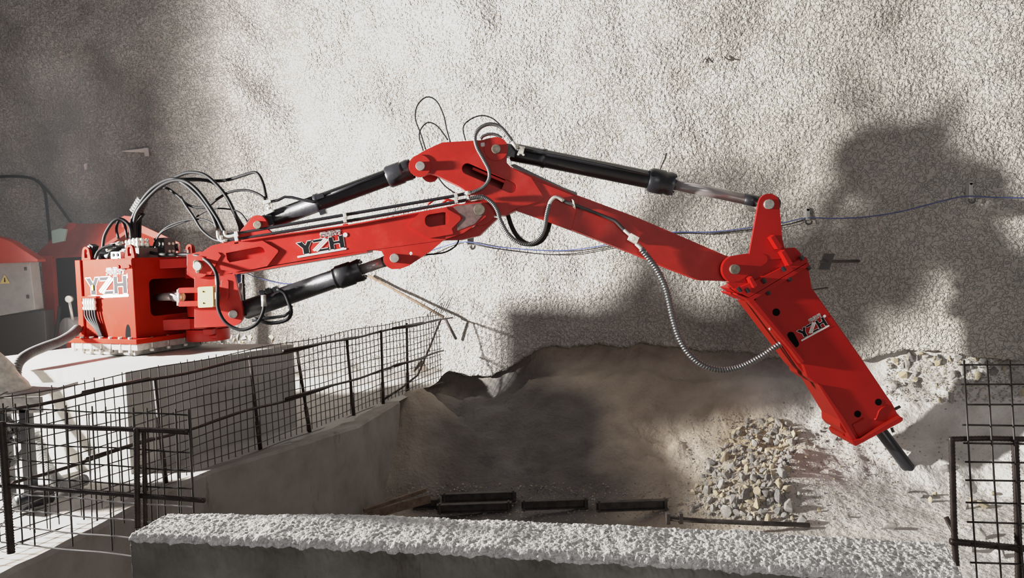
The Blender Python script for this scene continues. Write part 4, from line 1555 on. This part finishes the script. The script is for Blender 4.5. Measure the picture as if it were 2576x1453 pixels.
def wallcord(pts, off, r, mat, label, name='cord', cat='cord'):
    P = [on_wall(x, y, off) for x, y in pts]
    mb = MB()
    mb.tube(smooth_path(P, .08), r, 5)
    return tag(mb.build(name, mat), label, cat)


wallcord([(590, 672), (640, 695), (690, 709), (740, 713), (850, 700), (960, 665), (1060, 638), (1110, 622), (1170, 608), (1260, 622), (1400, 630), (1500, 620), (1600, 598), (1690, 584), (1790, 583), (1890, 572), (1970, 560), (2028, 548), (2100, 549), (2180, 545), (2260, 533), (2340, 513), (2400, 498), (2438, 493), (2500, 496), (2600, 497), (2700, 490), (2900, 500), (3150, 520)], 0.12, .009, 'cord_blue', 'thin blue cord strung along the wall from hanger to hanger')
wallcord([(1172, 610), (1260, 627), (1400, 640), (1520, 625), (1620, 600), (1700, 586), (1790, 588), (1890, 577), (1970, 567), (2026, 551)], 0.10, .007, 'wire', 'thin dark wire hung beside the blue cord behind the stick', 'wire', 'wire')
# rock bolt with plate
rb = empty('rock_bolt', on_wall(2160, 656, 0), 'dark rock bolt with square plate sticking out right of the hammer top', 'rock bolt')
pw = on_wall(2160, 656, .03)
p0 = W(2058, 658, pw.y - 0.75)
mb = MB()
mb.cyl(pw, p0, .022, 8)
mb.build('bolt_rod', 'rust', rb)
mb = MB()
cp = pw.lerp(p0, .80)
mb.box(cp, Vector((0.04, -.004, .11)), Vector((0.075, .0, -0.004)), Vector((0.004, .008, 0)))
mb.build('bearing_plate', 'darkgrey', rb, 0.002)
mb = MB()
mb.tube([on_wall(2040, 729, .3), on_wall(2082, 723, .0)], .010, 6)
tag(mb.build('thin_rod', 'rust'), 'thin dark rod sticking out of the wall behind the hammer shoulder', 'rod')
mb = MB()
mb.tube([on_wall(1655, 428, .04), on_wall(1664, 400, .06), on_wall(1669, 385, .05)], .011, 6)
tag(mb.build('thin_rod', 'wirelight'), 'short pale rod on the wall above the long black cylinder', 'rod')
for pts, lab in ((((1768, 157), (1774, 146), (1783, 158)), 'tiny bent dark wire sticking out of the wall high above the long black cylinder'), (((1822, 142), (1832, 150), (1846, 152)), 'tiny dark wire stub on the high wall, just right of the bent one')):
    mb = MB()
    mb.tube([on_wall(x, y, .05) for x, y in pts], .011, 5)
    tag(mb.build('wire_stub', 'rust'), lab, 'wire')
# pale bracket and tab on the left wall
mb = MB()
mb.plate([on_wall(x, y, .08) for x, y in ((303, 380), (318, 378), (362, 372), (371, 372), (373, 391), (364, 392), (362, 383), (320, 382))], (0, .03, 0))
mb.plate([on_wall(x, y, .10) for x, y in ((362, 371), (371, 372), (373, 392), (364, 393))], (0, .05, 0))
tag(mb.build('wall_bracket', 'white', bevel=.003), 'white L-shaped metal bracket fixed high on the left wall', 'bracket')
mb = MB()
mb.plate([on_wall(x, y, .06) for x, y in ((210, 414), (213, 412), (218, 410), (217, 425), (213, 427))], (0, .03, 0))
tag(mb.build('wall_tab', 'white'), 'tiny white tab on the dark left wall', 'tab')
wallcord([(-40, 447), (30, 443), (75, 447), (95, 456), (112, 478), (118, 520), (122, 560), (126, 600), (128, 640)], .12, .03, 'rubber', 'thick black cable along the dark left wall, turning down', 'wall_cable', 'cable')
wallcord([(92, 452), (120, 480), (150, 520), (175, 555), (190, 575)], .12, .028, 'rubber', 'black cable branching down to the red canopy roof', 'wall_cable', 'cable')
for x, y, lab in ((12, 461, 'small pale junction fitting at the far left edge of the wall'), (88, 470, 'small pale fitting where the wall cables branch')):
    p = on_wall(x, y, .14)
    mb = MB()
    mb.box(p, (.05, 0, .01), (0, .04, 0), (0, 0, .03))
    mb.cyl(p + Vector((-.03, -.05, .0)), p + Vector((.05, -.05, .03)), .025, 8)
    tag(mb.build('cable_fitting', 'cabinet', bevel=.006), lab, 'fitting', None)

# ------------------------------------------------------------------ red canopies behind the pedestal
sh = empty('canopy_shelter', W(230, 900, 13.9), 'red steel canopy with pitched roof behind the pedestal', 'canopy')
gF, gB = 13.4, 14.4
ridge_f, ridge_b = W(342, 562, gF), W(169, 562, gB)
eave_f, eave_b = W(226, 638, gF), W(84, 646, gB)
eaveR_f = W(452, 613, gF)
eaveR_b = eaveR_f + (ridge_b - ridge_f)
mb = MB()
mb.plate([eave_f, ridge_f, ridge_b, eave_b], (0, 0, -.05))
mb.plate([ridge_f, eaveR_f, eaveR_b, ridge_b], (0, 0, -.05))
mb.plate([ridge_f + Vector((0, -.012, .02)), eaveR_f + Vector((0, -.012, .02)), eaveR_f + Vector((-.06, -.012, -.07)), ridge_f + Vector((-.12, -.012, -.07))], (0, .03, 0))
mb.plate([eave_f + Vector((0, -.012, .0)), ridge_f + Vector((0, -.012, 0)), ridge_f + Vector((-.02, -.012, -.08)), eave_f + Vector((.0, -.012, -.08))], (0, .03, 0))
mb.build('roof', 'red_far', sh, .006)
for (x, y0, y1, Y) in ((122, 643, 1010, 14.1), (436, 612, 940, 13.6)):
    mb = MB()
    a = W(x, y0, Y)
    b = Vector((a.x, a.y, EYE + FZ - .02))
    mb.box((a + b) / 2, (.10, 0, 0), (0, .06, 0), (a - b) / 2)
    mb.build('post', 'red_far', sh, .006)
mb = MB()
a = W(260, 760, 12.75)
mb.plate([W(140, 650, 14.5), W(420, 600, 14.5), W(420, 840, 14.5), W(140, 840, 14.5)], (0, .05, 0))
mb.build('back_panel', 'dark', sh)
for pts, Y in (([(169, 588), (169, 562), (174, 559), (190, 562), (190, 590)], 14.2), ([(306, 572), (304, 546), (312, 542), (332, 544), (336, 572)], 13.5)):
    mb = MB()
    pplate(mb, pts, Y, Y + .05)
    mb.build('lifting_tab', 'red_far', sh, .005)
mb = MB()
up_ = Vector((0, 0, .012))
rp = lambda s, t: eave_f.lerp(eave_b, s).lerp(ridge_f.lerp(ridge_b, s), t) + up_
mb.add([rp(.42, .36), rp(.82, .36), rp(.82, .40), rp(.42, .40)], [(0, 1, 2, 3)])
mb.add([rp(.20, .60), rp(.62, .66), rp(.60, .72), rp(.22, .64)], [(0, 1, 2, 3)])
mb.build('faded_marking', 'white', sh)

lc = empty('control_cabinet', W(40, 860, 12.9), 'light grey electrical cabinet with warning triangle under a dark red hood at the far left', 'cabinet')
mb = MB()
A0, A1 = W(-120, 658, 12.8), W(74, 649, 12.8)
B1, B0 = W(92, 778, 12.8), W(-120, 815, 12.8)
B1 = Vector((A1.x + .04, 12.8, B1.z))
mb.plate([A0, A1, B1, B0], (0, .25, 0))
mb.build('cabinet_body', 'cabinet', lc, .012)
mb = MB()
ct = W(12, 703, 12.78)
s = 12.78 / F
mb.add([ct + Vector((-13 * s, 0, -10 * s)), ct + Vector((13 * s, 0, -10 * s)), ct + Vector((0, 0, 13 * s))], [(0, 1, 2)])
mb.add([ct + Vector((-2 * s, -.002, -6 * s)), ct + Vector((2 * s, -.002, -6 * s)), ct + Vector((1 * s, -.002, 5 * s)), ct + Vector((-1 * s, -.002, 5 * s))], [(0, 1, 2, 3)], 1)
mb.build('warning_triangle', ['yellow', 'decal'], lc)
mb = MB()
mb.cyl(W(64, 672, 12.79), W(64, 680, 12.79), .02, 8)
mb.cyl(W(70, 742, 12.79), W(70, 750, 12.79), .02, 8)
mb.build('hinge', 'darkgrey', lc)
mb = MB()
mb.plate([W(-160, 560, 12.6), W(2, 598, 12.6), W(24, 606, 12.6), W(95, 652, 12.6), W(95, 658, 12.6), W(-160, 668, 12.6)], (0, .22, 0))
mb.build('hood', 'red_far', lc, .01)
mb = MB()
mb.plate([W(-140, 812, 12.9), W(112, 780, 12.9), Vector((W(112, 780, 12.9).x, 12.9, EYE + FZ - .02)), Vector((W(-140, 812, 12.9).x, 12.9, EYE + FZ - .02))], (0, .25, 0))
mb.build('base_cabinet', 'darkgrey', lc, .01)

pu = empty('pump_unit', W(172, 890, 13.2), 'grey pump tank with gauge, half hidden left of the pedestal under the canopy', 'pump')
mb = MB()
c = W(168, 830, 13.2)
mb.cyl(c, c + Vector((.25, .5, 0)), .22, 24)
mb.build('tank', 'cabinet', pu, .01)
mb = MB()
c2_ = W(172, 752, 13.1)
mb.cyl(c2_, c2_ + Vector((0, .06, 0)), .06, 16)
mb.cyl(c2_ + Vector((0, .03, -.05)), c2_ + Vector((0, .1, -.42)), .025, 8)
mb.build('gauge', 'zinc', pu)
mb = MB()
mb.tube(smooth_path([W(150, 770, 13.1), W(146, 810, 13.05), W(140, 860, 13.0), W(150, 890, 13.0)]), .03, 8)
mb.build('hose', 'rubber', pu)
mb = MB()
mb.box(Vector((c.x + .12, c.y + .25, EYE + (FZ + (c.z - .2 - EYE)) / 2)), (.18, 0, 0), (0, .2, 0), (0, 0, abs(FZ - (c.z - .2 - EYE)) / 2))
mb.build('stand', 'red_far', pu, .01)

mb = MB()
mb.plate([W(129, 580, 13.6), W(150, 574, 13.6), W(166, 576, 13.6), W(160, 606, 13.6), W(131, 612, 13.6)], (0, .06, 0))
tag(mb.build('glass_panel', 'paleglow', bevel=.005), 'small pale green glassy panel between the two red canopies', 'panel')

# ------------------------------------------------------------------ around the plinth
mb = MB()
P = smooth_path([W(196, 826, 9.75), W(178, 842, 9.5), W(150, 858, 9.2), (W(110, 873, 8.9)), W(72, 890, 8.6), W(46, 912, 8.35), W(40, 945, 8.25), W(48, 1000, 8.2), W(68, 1060, 8.1)], .004)
mb.tube(P, .058, 14, rf=lambda i, s: .060 - .010 * (0.5 + 0.5 * cos(2 * pi * s / .03)))
tag(mb.build('corrugated_hose', 'rubber_grey'), 'thick dark corrugated hose dropping from the pedestal over the left end of the block', 'hose')
mb = MB()
P = smooth_path([WZ(85, 1085, -1.75), WZ(100, 1120, -1.9), WZ(115, 1165, -2.05), WZ(140, 1205, -2.12), WZ(170, 1222, -2.12), WZ(215, 1205, -2.12)], .004)
mb.tube(P, .058, 12, rf=lambda i, s: .062 - .020 * (0.5 + 0.5 * cos(2 * pi * s / .05)))
tag(mb.build('coiled_duct', 'cabinet'), 'pale grey ribbed duct on the floor beside the black stand', 'duct')

TY = 7.12
tb_ = empty('work_table', W(40, 1205, TY), 'black framed stand with a pale board on top, cut by the left edge', 'stand')
mb = MB()
q0, q1 = W(-400, 1020, TY), W(102, 992, TY)
z = q1.z
mb.box(((q0 + q1) / 2).xy.to_3d() + Vector((0, .31, z)), ((q1.x - q0.x) / 2, 0, 0), (0, .32, 0), (0, 0, .018))
mb.box(((q0 + q1) / 2).xy.to_3d() + Vector((0, .02, z - .10)), ((q1.x - q0.x) / 2, 0, 0), (0, .015, 0), (0, 0, .075))
mb.build('table_top', 'plate', tb_, .006)
zb = EYE + FZ + .02
for (x, Y) in ((66, TY + .05), (10, TY + .05), (66, TY + .55), (-340, TY + .3)):
    p = W(x, 1040, Y)
    mb = MB()
    mb.box(Vector((p.x, Y, (z - .12 + zb) / 2)), (.045, 0, 0), (0, .045, 0), (0, 0, (z - .12 - zb) / 2))
    mb.build('leg', 'black', tb_, .006)
pa, pb = W(66, 1040, TY + .05), W(10, 1040, TY + .05)
for (a, b) in (((66, 1050), (12, 1110)), ((12, 1045), (66, 1112)), ((10, 1108), (68, 1108)), ((14, 1190), (66, 1125))):
    mb = MB()
    mb.bar(W(*a, TY + .04), W(*b, TY + .04), .05, .045)
    mb.build('brace', 'black', tb_, .004)

bag = MB()
cb = W(12, 960, TY + .2)
vs, fs = [], []
nb_, ns_ = 16, 20
for j in range(nb_ + 1):
    h = j / nb_
    rr = 0.25 * (1 - h) ** 0.55 * (1 - .25 * sin(h * 3)) + .07 * (1 - h) + .05
    for i in range(ns_):
        a = 2 * pi * i / ns_
        w_ = 1 + .22 * noise.noise(Vector((cos(a) * 1.6, sin(a) * 1.6, h * 3.5))) + .08 * noise.noise(Vector((cos(a) * 5, sin(a) * 5, h * 9)))
        vs.append(Vector((cb.x - .10 + rr * w_ * cos(a) - .08 * h, cb.y + rr * w_ * sin(a) * .7, z + .022 + h * .42)))
for j in range(nb_):
    for i in range(ns_):
        fs.append((j * ns_ + i, j * ns_ + (i + 1) % ns_, (j + 1) * ns_ + (i + 1) % ns_, (j + 1) * ns_ + i))
fs += [tuple(range(ns_))[::-1], tuple(nb_ * ns_ + i for i in range(ns_))]
bag.add(vs, fs, 0, True)
tag(bag.build('cloth_sack', 'bag'), 'crumpled cream cloth sack on the stand at the left edge', 'sack')

mb = MB()
mb.tube([WZ(40, 1268, -2.1), WZ(128, 1244, -2.1)], .075, 12)
tag(mb.build('pipe_length', 'black'), 'short black pipe lying on the floor under the stand', 'pipe')

# ------------------------------------------------------------------ pit bottom: channels, plank, rubble
CH = [((872, 1262), (956, 1267), 'steel channel nearest the foot of the retaining wall, partly under the plank'), ((1040, 1272), (1108, 1279), 'short steel channel just right of the leaning plank'),
      ((1112, 1268), (1300, 1279), 'long steel channel in the middle of the pit edge, rear row'), ((1100, 1283), (1288, 1298), 'steel channel in the front row, below the middle one'),
      ((1312, 1282), (1480, 1294), 'steel channel right of the middle one, rear row'), ((1500, 1295), (1680, 1309), 'steel channel ending by the rubble heap')]
for a, b, lab in CH:
    pa, pb = on_muck(*a), on_muck(*b)
    Ym = (pa.y + pb.y) / 2
    ta, tb2 = W(a[0], a[1], Ym), W(b[0], b[1], Ym)
    zf = max(muck_z(ta.x + (tb2.x - ta.x) * k / 6, Ym) for k in range(7)) + EYE
    ta.z = max(ta.z, zf + .065)
    tb2.z = max(tb2.z, zf + .065)
    d = (tb2 - ta).normalized()
    mb = MB()
    mb.bar(ta, tb2, .012, .11)
    mb.bar(ta + Vector((0, -.035, .055)), tb2 + Vector((0, -.035, .055)), .08, .012)
    mb.bar(ta + Vector((0, -.035, -.055)), tb2 + Vector((0, -.035, -.055)), .08, .012)
    for t in (.04, .96):
        q = ta.lerp(tb2, t)
        mb.box(q + Vector((0, -.03, 0)), d * .012, (0, .035, 0), (0, 0, .075))
    tag(mb.build('steel_channel', 'rust'), lab, 'steel channel', 'rusted channels lying along the pit edge')
p0, p1 = on_muck(1678, 1306), on_muck(2036, 1322)
mb = MB()
Ym = min(p0.y, p1.y) - .05
P = [W(1676, 1303, Ym), W(1760, 1309, Ym), W(1900, 1315, Ym), W(2036, 1321, Ym)]
for p in P: p.z = max(p.z, muck_z(p.x, p.y) + EYE + .04)
mb.tube(P, .028, 8)
for x in (1680, 1712):
    q = W(x, 1304, Ym)
    q.z = P[0].z
    mb.box(q, (.02, 0, 0), (0, .04, 0), (0, 0, .06))
tag(mb.build('steel_pipe', 'rust'), 'thin rusty pipe with two couplings in front of the rubble heap', 'pipe')
mb = MB()
g0, g1 = on_muck(925, 1278), on_muck(1075, 1228)
Ya = 9.75
u0, u1 = W(915, 1284, Ya), W(1072, 1231, Ya + .5)
u0.z = max(u0.z, muck_z(u0.x, u0.y) + EYE + .06)
u1.z = max(u1.z, muck_z(u1.x, u1.y) + EYE + .12)
mb.bar(u0, u1, .05, .05)
mb.bar(u0 + Vector((.06, -.05, -.05)), u1 + Vector((.06, -.05, -.11)), .012, .12)
tag(mb.build('timber_plank', 'wood', bevel=.004), 'weathered timber plank lying slanted at the foot of the retaining wall', 'plank')

# rubble
def rock_mesh(name, seed, mat):
    rnd = random.Random(seed)
    bm = bmesh.new()
    for _ in range(15):
        v = Vector((rnd.gauss(0, 1), rnd.gauss(0, 1), rnd.gauss(0, 1))).normalized()
        bm.verts.new((v.x * (1 + .25 * rnd.random()), v.y * .85, v.z * .72))
    bmesh.ops.convex_hull(bm, input=list(bm.verts))
    for v in [v for v in bm.verts if not v.link_faces]: bm.verts.remove(v)
    bmesh.ops.bevel(bm, geom=list(bm.edges), offset=.05, segments=1, affect='EDGES')
    bmesh.ops.recalc_face_normals(bm, faces=bm.faces)
    me = bpy.data.meshes.new(name)
    bm.to_mesh(me)
    bm.free()
    me.materials.append(M[mat])
    return me


PROTO = [rock_mesh('rubble_rock', s, ('stone_a', 'stone_b', 'stone_c', 'stone_a')[s % 4]) for s in range(14)]


def in_poly(x, y, P):
    c = False
    for i in range(len(P)):
        (x0, y0), (x1, y1) = P[i - 1], P[i]
        if (y0 > y) != (y1 > y) and x < (x1 - x0) * (y - y0) / (y1 - y0) + x0: c = not c
    return c


HEAP = [(1735, 1290), (1742, 1235), (1785, 1175), (1825, 1110), (1880, 1062), (1960, 1055), (2010, 1090), (2000, 1150), (1985, 1230), (1995, 1290), (2040, 1325), (1880, 1312), (1790, 1300)]
rnd = random.Random(11)
placed = []
tries = 0
while len(placed) < 285 and tries < 6000:
    tries += 1
    x, y = rnd.uniform(1730, 2035), rnd.uniform(1055, 1325)
    if not in_poly(x, y, HEAP): continue
    near = max(0, (y - 1090) / 230)
    r = rnd.uniform(4.0, 7.5) + (rnd.random() ** 3) * 11 * (.35 + near)
    if any((x - a) ** 2 + (y - b) ** 2 < ((r + c) * .50) ** 2 for a, b, c in placed): continue
    placed.append((x, y, r))
BIG = [(1868, 1205, 11), (1905, 1275, 15), (1828, 1295, 16), (1960, 1225, 13), (1850, 1140, 9), (2015, 1318, 16), (1842, 1262, 11), (1932, 1312, 12), (1785, 1262, 10), (1955, 1290, 11)]
placed = BIG + [p for p in placed if all((p[0] - a) ** 2 + (p[1] - b) ** 2 > (p[2] + c) ** 2 * .6 for a, b, c in BIG)]
SC = [(2240, 1330, 14), (2290, 905, 12), (2330, 900, 9), (2545, 925, 22), (2560, 960, 18), (2500, 940, 12), (2475, 1275, 15), (2445, 1262, 9), (2430, 1278, 8), (2500, 1245, 7), (2470, 1352, 14), (2440, 1385, 12), (2520, 1400, 13), (2375, 1185, 12), (2240, 990, 6), (2560, 1325, 12), (2285, 1238, 8), (2318, 1250, 9), (2352, 1246, 7), (2340, 1262, 8), (2365, 1010, 8), (2010, 1250, 8), (2060, 1285, 6), (2395, 950, 10), (2455, 905, 9), (2425, 985, 8), (2130, 1300, 7)]
rnd = random.Random(31)
for _ in range(46):
    SC.append((rnd.uniform(2240, 2576), 893 + abs(rnd.gauss(0, 45)), rnd.uniform(4, 11)))
for _ in range(22):
    SC.append((rnd.uniform(1930, 2180), rnd.uniform(1050, 1200), rnd.uniform(2.5, 5)))
for i, (x, y, r) in enumerate(placed + SC):
    h = on_muck(x, y)
    if h is None: continue
    s = r * h.y / F * 1.15
    o = bpy.data.objects.new('rubble_rock', PROTO[rnd.randrange(14)])
    o.location = h + Vector((0, 0, s * .5))
    o.rotation_euler = (rnd.uniform(0, 6), rnd.uniform(0, 6), rnd.uniform(0, 6))
    o.scale = (s * rnd.uniform(.9, 1.25), s * rnd.uniform(.8, 1.1), s * rnd.uniform(.8, 1.1))
    COL.objects.link(o)
    if i < len(placed):
        tag(o, 'angular broken rock in the rubble heap left of the hammer point', 'rock', 'broken rocks in the rubble heap')
    else:
        tag(o, 'loose rock scattered on the pale muck slope round the hammer', 'rock', 'loose rocks scattered on the slope')

# fine gravel nobody could count
gv = MB()
rnd = random.Random(5)
base = [Vector(v.co) for v in PROTO[1].vertices]
ico = [(1, 0, 0), (-1, 0, 0), (0, 1, 0), (0, -1, 0), (0, 0, 1), (0, 0, -1)]
ifs = [(0, 2, 4), (2, 1, 4), (1, 3, 4), (3, 0, 4), (2, 0, 5), (1, 2, 5), (3, 1, 5), (0, 3, 5)]
n = 0
for _ in range(13000):
    if rnd.random() < .5:
        x, y = rnd.uniform(1725, 2060), rnd.uniform(1040, 1328)
        ok = in_poly(x, y, HEAP) or rnd.random() < .16
    elif rnd.random() < .4:
        x, y = rnd.uniform(2230, 2576), rnd.uniform(895, 1010)
        ok = rnd.random() < .6
    elif rnd.random() < .5:
        x, y = rnd.uniform(950, 1750), rnd.uniform(1215, 1310)
        ok = rnd.random() < .6
    else:
        x, y = rnd.gauss(2170, 150), rnd.gauss(1180, 90)
        ok = rnd.random() < .35
    if not ok or y > 1340: continue
    h = on_muck(x, y)
    if h is None or (x - 2315) ** 2 + (y - 1205) ** 2 < 55 ** 2: continue
    s = rnd.uniform(1.2, 3.6) * h.y / F
    rot = Matrix.Rotation(rnd.uniform(0, 6), 3, 'X') @ Matrix.Rotation(rnd.uniform(0, 6), 3, 'Z')
    gv.add([h + rot @ Vector((v[0] * s * rnd.uniform(.7, 1.5), v[1] * s, v[2] * s * rnd.uniform(.5, 1))) for v in ico], ifs, rnd.choice((0, 0, 1, 2)))
    n += 1
go = gv.build('gravel', ['stone_a', 'stone_b', 'stone_c'], merge=False)
tag(go, 'fine gravel and dust spread over the rubble heap and pit edge', 'gravel', kind='stuff')

# stones on the far floor behind the block
rnd = random.Random(23)
for i in range(16):
    x, y = rnd.uniform(545, 730), rnd.uniform(846, 864)
    p = W(x, y, 12.2 + rnd.uniform(-.5, .9))
    s = rnd.uniform(.03, .075)
    p.z = EYE + FZ + .05
    o = bpy.data.objects.new('rubble_rock', PROTO[rnd.randrange(14)])
    q = Vector((p.x, p.y, 0))
    zz = WZ(x, y, FZ).z
    o.location = (p.x, p.y, W(x, y, p.y).z)
    o.scale = (s, s, s * .8)
    o.rotation_euler = (rnd.uniform(0, 6), rnd.uniform(0, 6), 0)
    COL.objects.link(o)
    tag(o, 'loose stone on the floor behind the concrete block', 'rock', 'stones along the foot of the far wall')

# ------------------------------------------------------------------ dusty air in the far left corner
hz = MB()
hz.box((-10.4, 12.9, EYE + 0.5), (4.1, 0, 0), (0, 1.6, 0), (0, 0, 2.68))
hm = bpy.data.materials.new('dusty_air')
hm.use_nodes = True
hn = hm.node_tree
hn.nodes.remove(hn.nodes['Principled BSDF'])
vs_ = hn.nodes.new('ShaderNodeVolumeScatter')
vs_.inputs['Density'].default_value = 0.013
vs_.inputs['Color'].default_value = (0.93, 0.96, 1.0, 1)
hn.links.new(vs_.outputs[0], hn.nodes['Material Output'].inputs['Volume'])
M['haze'] = hm
ho = hz.build('dust_haze', 'haze')
tag(ho, 'thin grey dusty haze hanging in the dark left corner', 'haze', kind='stuff')

# ------------------------------------------------------------------ light
def spot(name, loc, target, power, angle, blend, radius, col):
    l = bpy.data.lights.new(name, 'SPOT')
    l.energy = power
    l.spot_size = radians(angle)
    l.spot_blend = blend
    l.shadow_soft_size = radius
    l.color = col
    o = bpy.data.objects.new(name, l)
    o.location = loc
    d = Vector(target) - Vector(loc)
    o.rotation_euler = d.to_track_quat('-Z', 'Y').to_euler()
    COL.objects.link(o)
    return o


spot('flood_light', (-10.2, 7.85, EYE + 1.10), (4.0, 9.85, EYE + 0.1), 23500, 120, 1.0, 0.26, (1, 0.97, 0.93))
fl = bpy.data.lights.new('fill_light', 'AREA')  # added soft fill from behind the camera, no such lamp is seen
fl.energy = 300
fl.size = 4.0
fl.color = (1, 0.95, 0.9)
fo = bpy.data.objects.new('fill_light', fl)
fo.location = (3.0, -7.0, EYE + 2.0)
fo.rotation_euler = (Vector((1.5, 11, EYE)) - Vector(fo.location)).to_track_quat('-Z', 'Y').to_euler()
COL.objects.link(fo)
w = bpy.data.worlds.new('world')
scene.world = w
w.use_nodes = True
w.node_tree.nodes['Background'].inputs[0].default_value = (0.95, 0.93, 1.0, 1)
w.node_tree.nodes['Background'].inputs[1].default_value = 0.16

scene.view_settings.view_transform = 'Standard'
scene.view_settings.look = 'None'
scene.view_settings.exposure = 0.0
scene.view_settings.use_curve_mapping = True
cmap = scene.view_settings.curve_mapping
cmap.use_clip = False
cv = cmap.curves[3]
cv.points[0].location = (0, 0)
cv.points[1].location = (3.0, 1.0)
for p in ((0.10, 0.11), (0.35, 0.36), (0.75, 0.63), (1.5, 0.86)):
    cv.points.new(*p)
cmap.update()
scene.cycles.use_denoising = True
scene.cycles.max_bounces = 5
scene.cycles.diffuse_bounces = 3
scene.cycles.glossy_bounces = 3
scene.cycles.transmission_bounces = 3
scene.cycles.sample_clamp_indirect = 4.0
scene.cycles.caustics_reflective = False
scene.cycles.caustics_refractive = False
